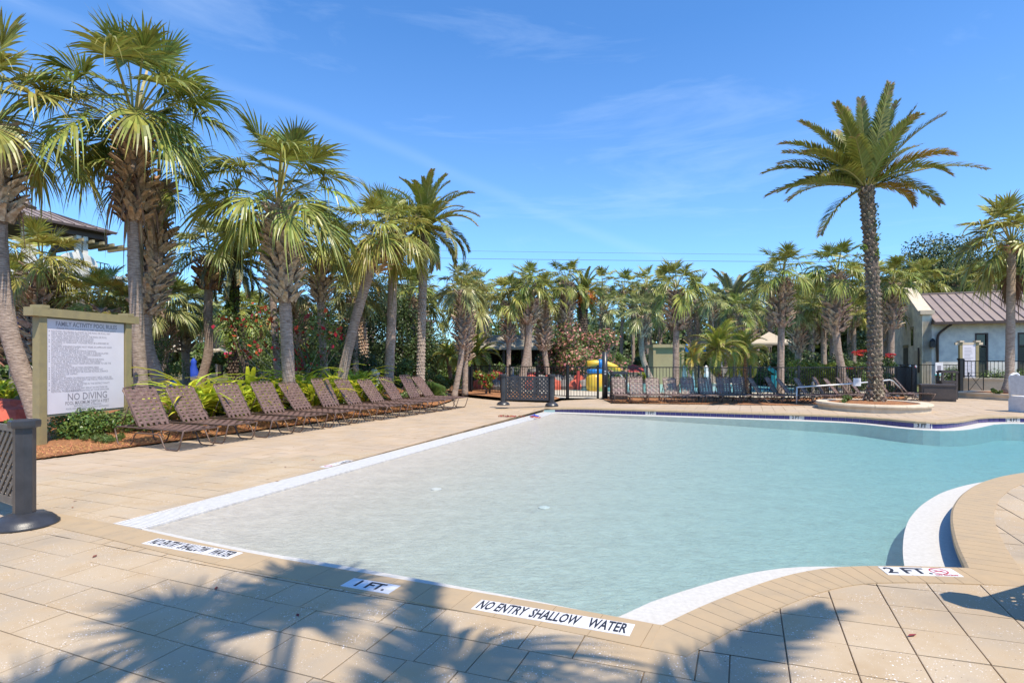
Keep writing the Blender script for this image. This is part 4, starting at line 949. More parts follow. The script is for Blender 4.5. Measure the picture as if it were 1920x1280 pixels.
def blobs_for(rx, ry, h0, h1, n, seed, br=.45):
    r = random.Random(seed); out_ = []
    for i in range(n):
        a = r.uniform(0, 6.28); q = sqrt(r.random()) * .72; z = r.uniform(0, 1); k = sqrt(max(.05, 1 - (2 * z - 1) ** 2 * .8))
        s = r.uniform(.7, 1.2) * br * min(rx, (h1 - h0) / 2 + .1)
        out_.append((cos(a) * q * rx * k, sin(a) * q * ry * k, h0 + s * .6 + z * max(.01, h1 - h0 - 1.3 * s), s, s, s * .8))
    return out_
def bush(label, cat, base, rx, ry, h0, h1, n, size, mt, seed, nb=8, name='bush', group=None, stem=True, br=.45, **kw):
    root = thing(name, label, cat, base, U(0, 6) if rx == ry else 0, group)
    link('foliage', leaf_mesh('foliage', blobs_for(rx, ry, h0, h1, nb, seed, br), n, size, mt, seed=seed, **kw), root)
    if stem:
        mb = MB(); r = random.Random(seed)
        for i in range(4):
            a = r.uniform(0, 6.28); mb.tube([(0, 0, -.1), (cos(a) * rx * .2, sin(a) * ry * .2, h1 * .35), (cos(a) * rx * .5, sin(a) * ry * .5, h1 * .75)], [.035 * h1 / 2, .025 * h1 / 2, .008], 5)
        mb.build('stems', 'bark', root, o=(0, 0, 0))
    return root
def tree(label, base, h, r_, n, size, mt, seed, trunk_h=.35, group=None, name='broadleaf_tree', nb=14, bark='bark', **kw):
    root = thing(name, label, 'tree', base, 0, group); bl = blobs_for(r_, r_, h * trunk_h, h, nb, seed, .48)
    link('crown', leaf_mesh('crown', bl, n, size, mt, seed=seed, **kw), root)
    mb = MB(); rd = random.Random(seed); mb.tube([(0, 0, -.2), (.05 * h * .3, 0, h * .25), (0, .03 * h, h * .6)], [.035 * h, .026 * h, .012 * h], 8)
    for b_ in bl[:8]: mb.tube([(0, 0, h * .3), (b_[0] * .5, b_[1] * .5, (h * .3 + b_[2]) / 2 + .1 * h), b_[:3]], [.015 * h, .010 * h, .004 * h], 5)
    mb.build('trunk', bark, root, o=(0, 0, 0)); return root
def at(px, Z, z=None): return (W(px, Z), Z, max(0, gz(px, Z)) if z is None else z)
# dark round evergreens in the middle left
tree('large dark evergreen tree filling the gap right of the swollen-headed palm', at(668, 26), 5.6, 2.5, 15000, .12, 'leaf_dark', 11, .08, nb=20)
tree('dark evergreen tree behind the straight palm at the end of the left group', at(752, 27), 5.0, 2.2, 12000, .12, 'leaf_dark', 12, .10, nb=18)
tree('small dark evergreen just left of the two large ones', at(585, 29), 4.3, 1.9, 8000, .12, 'leaf_mid', 13, .1, nb=14)
for i, (px, Z, h, r_, m_, lb) in enumerate(((1760, 56, 12.5, 4.5, 'leaf_far', 'oak crown rising behind the metal roof near the gable'), (1820, 58, 11.2, 4.6, 'leaf_dark', 'oak crown behind the metal roof left of the ringed palm'), (1880, 55, 11.0, 4.2, 'leaf_far', 'oak crown behind the metal roof beside the ringed palm'), (1945, 54, 12.3, 4.6, 'leaf_dark', 'oak crown at the right edge above the metal roof'),
        (1730, 60, 11.0, 4, 'leaf_mid', 'mid green tree behind the gable parapet'), (1620, 62, 10, 4.5, 'leaf_far', 'broad tree behind the planter date palm'), (1560, 64, 8.4, 4.5, 'leaf_dark', 'broad dark tree behind the fence palms'), (1450, 60, 6.6, 4, 'leaf_mid', 'low broad tree behind the shade tents'))):
    tree(lb, (W(px, Z), Z, 0), h * 1.12, r_ * 1.15, 30000, .30, m_, 30 + i, .12, nb=22)
# far wood that closes the view
wm_ = []
r = random.Random(9)
for i in range(120):
    px = -400 + 2750 * (i + r.random()) / 120; Z = r.uniform(60, 72); h = r.uniform(2.8, 4.0) + (2.4 if px > 880 else 0) + (1.4 if px > 1600 else 0); wm_.append((W(px, Z), Z, h * .5, r.uniform(2.5, 4), 2.5, h * .75))
far = link('far_wood', leaf_mesh('far_wood', wm_, 100000, .55, ['leaf_far', 'leaf_mid'], seed=77, frac2=.35, shell=.4), None); far['kind'] = 'stuff'
# understory bushes between the palms
US = [(480, 24, 1.7, 2.0, 'leaf_mid', 'rounded green shrub behind the yellow-green clumps left of the big boot-covered palm'), (820, 25.5, 1.6, 1.3, 'leaf_mid', 'low spreading shrub right of the tall date palm foot'), (700, 21.5, .8, 1.0, 'leaf_bright', 'light green shrub behind the eighth lounger'),
      (745, 22.5, 1.0, 1.3, 'leaf_mid', 'mid green shrub behind the straight palm foot'), (680, 22, 1.1, 1.8, 'leaf_dark', 'dark shrub right behind the leaning palm foot'), (620, 20.5, .9, 1.3, 'leaf_dark', 'dark shrub left of the leaning palm foot'),
      (905, 31, 1.8, 1.9, 'leaf_mid', 'shrub behind the left end of the black fence'), (1010, 33, 2.0, 2.2, 'leaf_dark', 'dark shrub behind the crooked palm feet'), (1060, 36, 2, 2.5, 'leaf_mid', 'shrub behind the slide on its left'),
      (1160, 37.5, 2.2, 2.1, 'leaf_mid', 'shrub between the slide and the tan pavilion'), (1200, 39, 2.2, 2.6, 'leaf_dark', 'dark shrub left behind the tan pavilion'), (1300, 40, 2.4, 2.6, 'leaf_mid', 'shrub right behind the tan pavilion'),
      (1440, 33, 2.0, 2.4, 'leaf_dark', 'dark glossy shrub under the beige shade tents'), (1430, 40, 2.6, 2.6, 'leaf_dark', 'dark shrub mass deep behind the tents'), (1520, 26, 1.3, 1.7, 'leaf_bright', 'bright green shrub behind the fence left of the planter'),
      (1555, 25.5, 1.3, 1.6, 'leaf_bright', 'bright feathery shrub behind the fence under the wide-crowned palm'), (1600, 25, 1.0, 1.5, 'leaf_mid', 'shrub with red flowers behind the fence beside the planter palm'), (1640, 27, 1.2, 1.7, 'leaf_dark', 'dark shrub behind the planter palm trunk'), (1500, 31, 2.2, 3.0, 'leaf_dark', 'tall dark shrub behind the two fence palms'), (1590, 34, 2.4, 3.3, 'leaf_dark', 'tall dark shrub deep behind the planter palm'), (1365, 44, 2.6, 3.0, 'leaf_dark', 'dark shrub below the silvery date palm'),
      (1100, 44, 3.2, 3.4, 'leaf_dark', 'dark mass of shrub behind the oleander'), (960, 47, 2.4, 2.4, 'leaf_dark', 'dark shrub before the old pavilion'), (845, 33, 2.2, 2.2, 'leaf_mid', 'green shrub under the palms left of the fence'), (790, 36, 2.4, 3.0, 'leaf_mid', 'green shrub behind the evergreen pair')]
for i, (px, Z, r_, h, m_, lb) in enumerate(US):
    bush(lb, 'shrub', at(px, Z), r_, r_, .0, h, int(1500 + 900 * r_), .10 if Z < 30 else .15, m_, 200 + i, nb=7, name='shrub')
rg_ = random.Random(31)
for i in range(34):
    px = -40 + 1720 * (i + rg_.random()) / 34; Z = rg_.uniform(40, 52)
    if px < 420: Z = rg_.uniform(24, 34)
    bush('green shrub in the far undergrowth between the palm trunks', 'shrub', at(px, Z), rg_.uniform(1.8, 2.8), 2.0, 0, rg_.uniform(1.4, 2.8), 2200, .2, rg_.choice(('leaf_mid', 'leaf_dark', 'leaf_far')), 400 + i, nb=6, name='shrub', group='far undergrowth shrubs')
# oleander with pink flowers, in the middle
for i, (px, Z, r_, h) in enumerate(((1085, 29.5, 1.5, 3.6), (1140, 30.5, 1.4, 3.2), (1042, 30.5, 1.1, 2.6))):
    bush(('big pink-flowering oleander behind the slide', 'pink-flowering oleander right of the slide', 'smaller pink-flowering oleander left of the slide')[i], 'shrub', at(px, Z), r_, r_, .2, h, 5200, .13, ['leaf_mid', 'flower_pink'], 260 + i, nb=12, name='oleander', frac2=.22, size2=.13)
bush('straggly shrub with red blossoms behind the loungers left of the big boot-covered palm', 'shrub', at(470, 19, .3), 1.5, 1.0, 1.2, 3.3, 1500, .09, ['leaf_mid', 'flower_red'], 271, nb=12, name='flowering_shrub', frac2=.06, size2=.15, shell=.2)
bush('arching shrub with red and pink blossoms between the boot-covered and leaning palms', 'shrub', at(588, 17.2, .35), 1.5, 1.1, .5, 2.9, 2600, .085, ['leaf_mid', 'flower_red'], 272, nb=14, name='flowering_shrub', frac2=.05, size2=.15, shell=.15)
mb = MB(); r = random.Random(3); bx, by, bz = at(560, 17.0, .3); 
for i in range(26):
    a = r.uniform(-.6, 3.6); l_ = r.uniform(1.0, 2.4); mb.tube([(bx, by, bz), (bx + cos(a) * l_ * .4, by - r.uniform(0, .4), bz + r.uniform(.4, 1.1)), (bx + cos(a) * l_, by - r.uniform(0, .6), bz + r.uniform(.4, 1.9))], [.012, .008, .004], 4)
o_ = mb.build('bare_branches', 'bark_pale', None, o=(bx, by, bz)); o_.location = (bx, by, bz); tag(o_, 'pale bare branches of the arching shrub reaching over the loungers', 'branches')
bush('light green shrub with fine leaves just right of the tallest palm foot', 'shrub', at(305, 16.5), .8, .7, .3, 1.9, 1500, .07, 'leaf_mid', 273, nb=8, name='shrub', shell=.2)
bush('small green tree with dense crown behind the clumps by the left shade tent', 'shrub', at(500, 27), 2.2, 2.0, .4, 2.2, 5000, .11, 'leaf_mid', 275, nb=10, name='shrub')
# creeper on dark date palm trunk
bl = [(W(437, 20.6) + U(-.1, .1), 20.4, z_ + .3, .28, .25, .4) for z_ in (1.9, 2.4, 2.9, 3.4, 3.8)]
o_ = link('creeper', leaf_mesh('creeper', bl, 900, .13, 'leaf_bright', seed=88), None); tag(o_, 'bright green creeper clinging to the dark date palm trunk', 'creeper')
bl = [(W(1625, 16.5) + .20, 16.35, z_, .09, .1, .2) for z_ in (4.7, 5.2, 5.6, 6.0)] + [(W(1628, 16.5) - .22, 16.35, 4.9, .10, .1, .1)]
o_ = link('creeper', leaf_mesh('creeper', bl, 170, .10, 'leaf_bright', seed=89), None); tag(o_, 'sprigs of fern growing from the planter date palm trunk', 'creeper')
# clipped groundcover under the sign
bush('glossy dark green hedge growing under the rules sign', 'hedge', (-8.75, 11.5, .0), .62, 1.0, .0, .62, 5200, .062, 'leaf_glossy', 281, nb=16, name='hedge', asp=.62, br=.75)
bush('low glossy hedge right of the sign behind the first lounger', 'hedge', (-7.9, 12.2, .1), .6, .9, .0, .55, 3600, .06, 'leaf_glossy', 282, nb=12, name='hedge', asp=.62, br=.7)
bush('low green shrub left of the sign post by the lattice barrier', 'hedge', (-9.25, 10.35, .0), .38, .4, .0, .5, 1300, .06, 'leaf_glossy', 283, nb=8, name='hedge', asp=.62)
bush('trailing juniper over the mulch in front of the sign hedge', 'ground cover', (-7.85, 10.85, .0), .65, .45, .0, .20, 3000, .045, 'leaf_mid', 284, nb=10, name='juniper', asp=.25, br=.45, stem=False)
bush('trailing juniper under the head of the second lounger', 'ground cover', (-7.0, 12.4, .05), .6, .8, .0, .28, 3000, .05, 'leaf_mid', 285, nb=10, name='juniper', asp=.25, br=.45, stem=False)
rj = random.Random(5)
for i in range(14):
    s_ = 4.5 + i * .75; x = -7.57 + .4406 * s_ - .9 - rj.uniform(.0, .7); y = 8.97 + .8977 * s_ + .3
    bush('low leafy clump in the bed behind the row of loungers', 'shrub', (x, y, bedz(x, y)), .42, .42, 0, rj.uniform(.3, .5), 700, .075, rj.choice(('leaf_mid', 'leaf_glossy', 'leaf_mid')), 500 + i, nb=5, name='shrub', group='low clumps behind the loungers', stem=False, br=.6)
# red rocks at the far left
mb_ = 0
for i in range(9):
    rz_ = random.Random(60 + i); x = W(22, 13.2) + rz_.uniform(-.9, .45); y = 13.0 + rz_.uniform(-.3, .9); m = MB(); prof = [(rz_.uniform(.25, .45), 0), (rz_.uniform(.3, .5), .12), (rz_.uniform(.18, .3), .24), (.05, .28)]; m.lathe(prof, 7, sx=1.4, sy=.9, ph=rz_.random())
    o_ = m.build('red_rock', 'rock_red', None, o=(0, 0, 0)); o_.location = (x, y, garden_z(x, y) + .12 + .12 * (i % 2)); o_.rotation_euler = (0, 0, rz_.uniform(0, 3)); tag(o_, 'flat red landscaping rock in the bed left of the sign', 'rock', 'red rocks left of the sign')
m = MB(); m.lathe([(.2, 0), (.3, .12), (.22, .3), (.08, .38)], 9, sx=1.2); o_ = m.build('red_rock', 'rock_red', None, o=(0, 0, 0)); o_.location = (W(688, 20.3), 20.3, .38); tag(o_, 'single red rock on the mulch behind the eighth lounger', 'rock')
# strap-leaved yellow-green clumps behind the loungers: every leaf a part
def strap(seed, near=False):
    r = random.Random(seed); L_ = r.uniform(.55, .95); a = r.uniform(1.05, 1.5); mb = MB(); x = z = 0; prev = None; n = 6; w0 = r.uniform(.018, .030); sd = r.uniform(-.15, .15)
    for i in range(n + 1):
        s = i / n; w = w0 * (.7 + 1.6 * s * (1 - s) * 2) * (1 - s ** 3 * .95); cur = [(x, sd * s * s * L_ - w, z + .008), (x, sd * s * s * L_, z), (x, sd * s * s * L_ + w, z + .008)]
        if prev: mb.add(prev + cur, [(0, 1, 4, 3), (1, 2, 5, 4)])
        prev = cur; x += cos(a) * L_ / n; z += sin(a) * L_ / n; a -= r.uniform(.18, .46)
    return mb.mesh('leaf', 'strap_leaf')
STR = [strap(i) for i in range(10)]
r = random.Random(21); npl = 0
spots = []
for i in range(30):
    s_ = 3.3 + i * .235; d_ = 1.25 + .75 * ((i * 7) % 5) / 4 + r.uniform(-.15, .15); spots.append((-7.57 + .4406 * s_ - .8977 * d_, 8.97 + .8977 * s_ + .4406 * d_, r.uniform(1.45, 2.0)))
for px, Z in ((15, 15.2), (-20, 15), (45, 15.6), (5, 16), (30, 11.0)): spots.append((W(px, Z), Z, 1.2 if Z > 12 else .6))
for k, (x, y, s_) in enumerate(spots):
    left = k >= 30
    root = thing('spider_lily', 'yellow-green strap-leaved clump ' + ('in the bed at the far left edge' if left else 'in the bed right behind the loungers'), 'plant', (x, y, bedz(x, y)), 0, 'strap-leaved clumps ' + ('at the left edge' if left else 'behind the loungers'))
    for j in range(34): link('leaf', r.choice(STR), root, (U(-.08, .08), U(-.08, .08), 0), (U(-.2, .2), U(-.2, .2), U(0, 6.28)), s_ * U(.75, 1.2))
# tuft of fine grass at the end of the row
mb = MB()
for i in range(700):
    a = U(0, 6.28); q = U(.1, 1); h = U(.5, .85) * (1.15 - .4 * q); bx, by = cos(a) * q * .35, sin(a) * q * .35; ex, ey = cos(a) * q * .85, sin(a) * q * .85; w = .006
    mb.add([(bx - w, by, 0), (bx + w, by, 0), (bx * .3 + ex * .7 + w, by * .3 + ey * .7, h * .8), (ex, ey, h * .72)], [(0, 1, 2), (0, 2, 3)])
o_ = mb.build('grass_tuft', 'leaf_mid', None, o=(0, 0, 0)); o_.location = (W(798, 21.5), 21.5, .12); tag(o_, 'round tuft of fine dark green grass at the end of the lounger row', 'plant')
for px in (975, ):
    pass
# pygmy date palms inside the fence
for (px, py, Z, Lr, lb, yl) in ((1345, 655, 22.3, 1.45, 'pygmy date palm with leaning brown trunk inside the fence right of the tan pavilion', 'bright'), (1393, 660, 24.5, 1.35, 'second pygmy date palm inside the fence before the beige tents', 'bright'), (893, 668, 29, 1.6, 'small yellowish pygmy palm behind the fence beside its left end', 'bright'), (1300, 672, 30, 1.1, 'yellow-green pygmy palm behind the splash pool left of the two before the tents', 'yellow'), (840, 668, 26, .9, 'tiny pygmy palm left of the fence end', 'bright')):
    b, c = P3(px + 8, .15, px, py, Z); date_palm(lb, b, c, .09, kind=yl, Lr=Lr, nf=34, name='pygmy_date_palm', tm='trunk_brown', km='boot_brown', out_=.02, step=.09)
for (px, Z) in ((1000, 31), (940, 33), (1050, 32), (1210, 37)):
    root = thing('spider_lily', 'bright yellow-green leafy plant in the garden behind the splash pool', 'plant', at(px, Z, .1), 0, 'bright plants behind the splash pool')
    for j in range(24): link('leaf', r.choice(STR), root, (U(-.2, .2), U(-.2, .2), .2), (0, 0, U(0, 6.28)), U(1.0, 1.5))
bush('small red-flowered shrub in front of the left end of the black fence', 'shrub', (W(912, 24.3), 24.0, .12), .5, .5, .2, 1.35, 1300, .10, ['leaf_bright', 'flower_red'], 290, nb=8, name='flowering_shrub', frac2=.07, size2=.13)
for i, (px, Z, h) in enumerate(((1608, 24.0, 1.8), (1665, 24.3, 1.7), (1600, 24.6, 1.1))):
    bush(('tall plant with bright red flower heads left of the planter palm trunk', 'plant with bright red flower heads right of the planter palm trunk', 'low red-flowered plant behind the fence by the planter palm')[i], 'plant', (W(px, Z), Z, .15), .45, .4, .1, h, 900, .1, 'leaf_mid', 295 + i, nb=6, name='flowering_plant')
    q = link('flower_heads', leaf_mesh('flowers', [(U(-.3, .3), U(-.3, .0), h + U(-.15, .05), .2, .15, .04) for _ in range(3)], 160, .10, 'flower_red', seed=i + 5), None); q.parent = [o for o in COL.objects if o.name.startswith('flowering_plant')][-1]
# pine straw on the visible front of the beds
def straw(name, pts, n, zf, seed, spread):
    r = np.random.default_rng(seed); k = r.integers(0, len(pts), n); P = np.array(pts)[k] + r.normal(size=(n, 2)) * spread; a = r.uniform(0, 6.28, n); L_ = r.uniform(.05, .13, n); mb = MB()
    for i in range(n):
        x, y = P[i]
        if inpoly(x, y, deckpoly) and r.random() > .14: continue
        z = zf(x, y) + r.uniform(.012, .04); dx, dy = cos(a[i]) * L_[i] / 2, sin(a[i]) * L_[i] / 2; w = .004; nx, ny = -sin(a[i]) * w, cos(a[i]) * w; t_ = r.uniform(-.02, .02)
        mb.add([(x - dx - nx, y - dy - ny, z - t_), (x - dx + nx, y - dy + ny, z - t_), (x + dx, y + dy, z + t_)], [(0, 1, 2)])
    o = mb.build(name, 'pine_straw', None, o=(0, 0, 0)); o['kind'] = 'stuff'; return o
ep = [(-7.57 + .4406 * s - .9 * q, 8.97 + .8977 * s + .44 * q) for s in np.arange(-.3, 12, .15) for q in (.1, .35, .7, 1.1)] + [(-9.2 - i * .3, 8.6 + q) for i in range(12) for q in (0, .3, .7)] + [(-8.5 + q * .3, 8.9 + q * .3) for q in range(4)]
straw('pine_straw', ep, 15000, lambda x, y: bedz(x, y) + .01, 3, .18)
ep = [(3.5 + i * .12, 18.9 + q) for i in range(95) for q in (0, .5, 1)]
straw('pine_straw', ep, 2500, lambda x, y: .165, 4, .2)
# ---------------------------------------------------------------- loungers
def tube_me(name, pts, r, mt, n=6):
    mb = MB(); mb.tube(pts, r, n); return mb.mesh(name, mt, smooth=True)
def arcp(pts, rad=.05):
    """round the corners of a polyline"""
    P = [Vector(p) for p in pts]; o = [P[0]]
    for i in range(1, len(P) - 1):
        a = (P[i - 1] - P[i]); b = (P[i + 1] - P[i]); ra = min(rad, a.length * .45, b.length * .45); p0 = P[i] + a.normalized() * ra; p2 = P[i] + b.normalized() * ra
        for t in (0, .33, .67, 1): o.append(p0 * (1 - t) ** 2 + P[i] * 2 * t * (1 - t) + p2 * t * t)
    return o + [P[-1]]
def strap_me(name, L_, w, mt, phase, nw):
    """flat vinyl strap along x, weaving up and down"""
    mb = MB(); n = nw; th = .0025; amp = .006
    vs = []
    for i in range(n + 1):
        x = -L_ / 2 + L_ * i / n; z = amp * (1 if (i + phase) % 2 else -1)
        vs += [(x, -w / 2, z), (x, w / 2, z), (x, w / 2, z - th), (x, -w / 2, z - th)]
    fs = [(i * 4 + j, i * 4 + (j + 1) % 4, i * 4 + 4 + (j + 1) % 4, i * 4 + 4 + j) for i in range(n) for j in range(4)]
    mb.add(vs, fs); return mb.mesh(name, mt)
def make_lounger(label, loc, rz, group, sm='strap_brown', nx=14, nb=10, nl=6, width=.66, back=55, wdt=.056, L_=1.9, tint=None, hinge=None, bl=.86, leg_r=.013, sh=.36):
    root = thing('lounger', label, 'sun lounger', loc, rz, group); hx = hinge if hinge is not None else -.33; hw = width / 2; X0, X1 = -L_ / 2, L_ / 2
    key = (width, L_, hx, bl, sm, nx, nb, nl)
    if key not in LCACHE:
        c = {}
        c['leg'] = tube_me('leg_frame', arcp([(X0, 0, sh - .04), (X0 + .10, 0, .013), (X0 + .46, 0, .013), (X0 + .60, 0, sh - .09), (X1 - .62, 0, sh - .09), (X1 - .48, 0, .013), (X1 - .12, 0, .013), (X1, 0, sh)], .08), leg_r, 'frame_brown')
        mb = MB(); mb.tube(arcp([(X0 + .02, hw, sh - .03), (X0 + .08, hw, sh), (X1 - .02, hw, sh), (X1, hw - .04, sh), (X1, -hw + .04, sh), (X1 - .02, -hw, sh), (X0 + .08, -hw, sh), (X0 + .02, -hw, sh - .03)], .04), .014, 6); mb.tube([(X0 + .05, -hw, sh - .02), (X0 + .05, hw, sh - .02)], .011, 6); mb.tube([(hx, -hw, sh - .02), (hx, hw, sh - .02)], .011, 6); mb.tube([(.25, -hw, sh - .07), (.25, hw, sh - .07)], .011, 6)
        c['seat'] = mb.mesh('seat_frame', 'frame_brown', smooth=True)
        c['back'] = tube_me('backrest_frame', arcp([(0, -hw + .03, 0), (bl, -hw + .03, 0), (bl, hw - .03, 0), (0, hw - .03, 0)], .09), .013, 'frame_brown')
        c['strut'] = None
        c['cs'] = [strap_me('strap', width - .02, wdt, sm, p, nl + 1) for p in (0, 1)]
        c['sl'] = [strap_me('strap', X1 - hx - .03, wdt, sm, p, nx) for p in (0, 1)]
        c['bs'] = [strap_me('strap', bl - .01, wdt, sm, p, nb) for p in (0, 1)]
        LCACHE[key] = c
    c = LCACHE[key]
    for s in (-1, 1): link('leg_frame', c['leg'], root, (0, s * (hw + .012), 0))
    link('seat_frame', c['seat'], root); ba = radians(back)
    link('backrest_frame', c['back'], root, (hx, 0, sh + .01), (0, pi + ba, 0), (1, 1, 1))
    ex, ez = hx - cos(ba) * bl * .55, sh + .01 + sin(ba) * bl * .55
    mb = MB()
    for s in (-1, 1): mb.tube([(ex, s * (hw - .03), ez), (X0 + .14, s * (hw - .02), sh + .01)], .009, 5)
    mb.tube([(X0 + .14, -hw + .02, sh + .01), (X0 + .14, hw - .02, sh + .01)], .009, 5)
    mb.build('back_prop', 'frame_brown', root, o=(0, 0, 0), smooth=True)
    for i in range(nx): link('strap', c['cs'][i % 2], root, (hx + .05 + (X1 - hx - .08) * (i + .3) / nx, 0, sh + .012), (0, 0, pi / 2))
    for i in range(nl): link('strap', c['sl'][i % 2], root, ((X1 + hx) / 2 + .01, -hw + .06 + (width - .12) * i / (nl - 1), sh + .010))
    for i in range(nb):
        q = .05 + (bl - .09) * (i + .5) / nb; link('strap', c['cs'][i % 2], root, (hx - cos(ba) * q, 0, sh + .01 + sin(ba) * q), (0, pi + ba, pi / 2) if False else Matrix.Rotation(pi + ba, 3, 'Y').to_4x4().__matmul__(Matrix.Rotation(pi / 2, 4, 'Z')).to_euler())
    for i in range(nl): link('strap', c['bs'][i % 2], root, (hx - cos(ba) * bl / 2, -hw + .06 + (width - .12) * i / (nl - 1), sh + .01 + sin(ba) * bl / 2), (0, pi + ba, 0))
    return root
LCACHE = {}
F1 = Vector((-5.60, 10.05)); F11 = Vector((-1.60, 18.55)); ordn = ['nearest lounger, its head against the right post of the rules sign', 'second lounger from the rules sign', 'third lounger from the rules sign', 'fourth lounger from the rules sign', 'fifth lounger from the sign, before the big boot-covered palm', 'sixth lounger in the row, middle of it', 'seventh lounger, before the leaning palm foot', 'fourth lounger from the far end, by the red rock', 'third lounger from the far end, before the straight palm', 'second lounger from the far end of the row', 'farthest lounger of the left row, its foot by the far lattice barrier side']
rl = random.Random(12)
for i in range(11):
    p = F1.lerp(F11, i / 10); rz = -radians(24 + rl.uniform(-2.5, 2.5)); c_ = p + Vector((cos(rz), sin(rz))) * (-.95 + rl.uniform(-.06, .06)) 
    make_lounger('brown woven-strap %s' % ordn[i], (c_.x, c_.y, .0), rz, 'brown strap loungers in a row on the left', back=54 + rl.uniform(-5, 6))
# far row of loungers by the fence
cols = [1166, 1199, 1231, 1267, 1299, 1334, 1368, 1400]
for i, px in enumerate(cols):
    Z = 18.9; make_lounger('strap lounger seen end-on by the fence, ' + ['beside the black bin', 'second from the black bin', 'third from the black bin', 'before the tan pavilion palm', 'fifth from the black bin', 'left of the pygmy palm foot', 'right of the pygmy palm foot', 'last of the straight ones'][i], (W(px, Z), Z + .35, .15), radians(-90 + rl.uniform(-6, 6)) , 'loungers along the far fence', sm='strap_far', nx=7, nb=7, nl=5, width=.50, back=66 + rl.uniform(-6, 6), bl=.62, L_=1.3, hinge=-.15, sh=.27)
cols = [(1432, 18.9), (1462, 18.9), (1487, 18.9), (1519, 18.9), (1551, 19.0), (1578, 19.1), (1599, 19.3), (1619, 19.5), (1672, 19.8), (1709, 20.0)]
for i, (px, Z) in enumerate(cols):
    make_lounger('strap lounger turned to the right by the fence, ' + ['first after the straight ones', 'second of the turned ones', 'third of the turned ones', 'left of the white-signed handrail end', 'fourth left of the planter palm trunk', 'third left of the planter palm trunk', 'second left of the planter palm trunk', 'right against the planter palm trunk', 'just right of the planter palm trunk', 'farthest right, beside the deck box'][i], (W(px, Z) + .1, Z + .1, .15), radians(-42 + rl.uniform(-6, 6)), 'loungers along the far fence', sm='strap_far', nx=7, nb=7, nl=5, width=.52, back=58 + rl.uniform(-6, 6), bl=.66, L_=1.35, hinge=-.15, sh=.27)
# ---------------------------------------------------------------- rules sign
SL, SR = Vector((-8.87, 10.5)), Vector((-8.60, 12.45)); sd_ = (SR - SL); sl_ = sd_.length; srz = atan2(sd_.y, sd_.x)
root = thing('rules_sign', 'large tan framed sign board of family activity pool rules beside the nearest lounger', 'sign', (SL.x, SL.y, 0), srz)
for x in (0, sl_):
    mb = MB(); mb.box((x, 0, 1.27), (.15, .15, 2.56)); mb.build('post', 'post_tan', root, o=(0, 0, 0))
mb = MB(); mb.box((sl_ / 2, -.02, 2.50), (sl_ + .48, .20, .16)); mb.build('top_beam', 'post_tan', root, o=(0, 0, 0))
for x in (0, sl_):
    mb = MB(); mb.box((x, 0, 2.60), (.17, .24, .07)); mb.build('post_cap', 'post_tan', root, o=(0, 0, 0))
PW, PZ0, PZ1 = sl_ - .16, .555, 2.40
mb = MB(); mb.box((sl_ / 2, .0, (PZ0 + PZ1) / 2 - .01), (PW, .05, PZ1 - PZ0 + .05)); mb.build('panel_frame', 'sign_edge', root, o=(0, 0, 0))
mb = MB(); mb.box((sl_ / 2, -.030, (PZ0 + PZ1) / 2), (PW - .03, .012, PZ1 - PZ0 - .02)); pn = mb.build('panel', 'sign_panel', root, o=(0, 0, 0))
def sline(txt, x, z, size, cx=.8, bold=0, al='LEFT', mt='sign_ink'):
    me = text_mesh(txt, size, mt, cx, bold, .0002, al); link('lettering', me, pn, (x, -.0372, z), (pi / 2, 0, 0))
x0 = .16; sline('FAMILY ACTIVITY POOL RULES', sl_ / 2, 2.30, .125, .82, .002, 'CENTER')
sline('PLEASE FOLLOW THE RULES AS THEY ARE FOR YOUR SAFETY', sl_ / 2, 2.215, .052, .95, 0, 'CENTER')
rules = ['*NO FOOD OR DRINKS ALLOWED IN THE POOL OR POOL WET', 'DECK AREA PER STATE HEALTH CODE', '*NO GLASS OR ANIMALS ALLOWED IN THE POOL OR POOL', 'WET DECK AREA PER STATE HEALTH CODE', '*NO AGGRESSIVE BEHAVIOR OR HORSEPLAY', '*CHILDREN 13 YEARS AND YOUNGER MUST BE SUPERVISED BY', 'AN ADULT', '*CHILDREN WEARING DIAPERS MUST WEAR AN APPROVED SWIM', 'DIAPER AND BATHING SUIT', '*PLEASE SHOWER BEFORE ENTERING THE POOL', '*DO NOT SWALLOW THE POOL WATER IT IS RECIRCULATED', '*DO NOT USE POOL IF YOU ARE ILL WITH DIARRHEA', '*APPROPRIATE SWIMWEAR REQUIRED', '*FLOTATION DEVICES MUST BE APPROVED IN THE POOL', '*YOU MUST BE ABLE TO MOVE THE LILY PADS SAFELY', 'STANDING AND WITHOUT ASSISTANCE IN ORDER TO USE THE', 'LILY PAD CROSSING', '*NO SWIMMING IN THE LILY PAD CROSSING AREA', '*NO PULLING OR HANGING ON THE PULL DOWN NET', '*POOL FURNITURE MUST NOT BE PLACED IN POOL SURFACE', '*NO SMOKING OR VAPING', '*NO RUNNING', '*PREGNANT WOMEN OR PERSONS WITH JOINT, BACK, NECK OR', 'HEART CONDITIONS SHOULD NOT USE THE LILY PADS CROSSING', '*OBEY LIFEGUARDS AT ALL TIMES', '*ADDITIONAL RULES MAY BE POSTED IN THE DISTRICT POLICY', 'AND PROCEDURES DOCUMENT', '*FAILURE TO OBEY THE RULES MAY RESULT IN EVICTION OR', 'REMOVAL FROM THE FACILITY']
z = 2.155
for s_ in rules:
    if s_[0] == '*':
        mb = MB(); mb.lathe([(.011, 0), (.011, .0004)], 8); o_ = mb.build('bullet', 'sign_ink', pn, o=(0, 0, 0)); o_.location = (x0 - .01, -.0368, z); o_.rotation_euler = (pi / 2, 0, 0)
    sline(s_.lstrip('*'), x0 + .03, z, .054, .86); z -= .0415
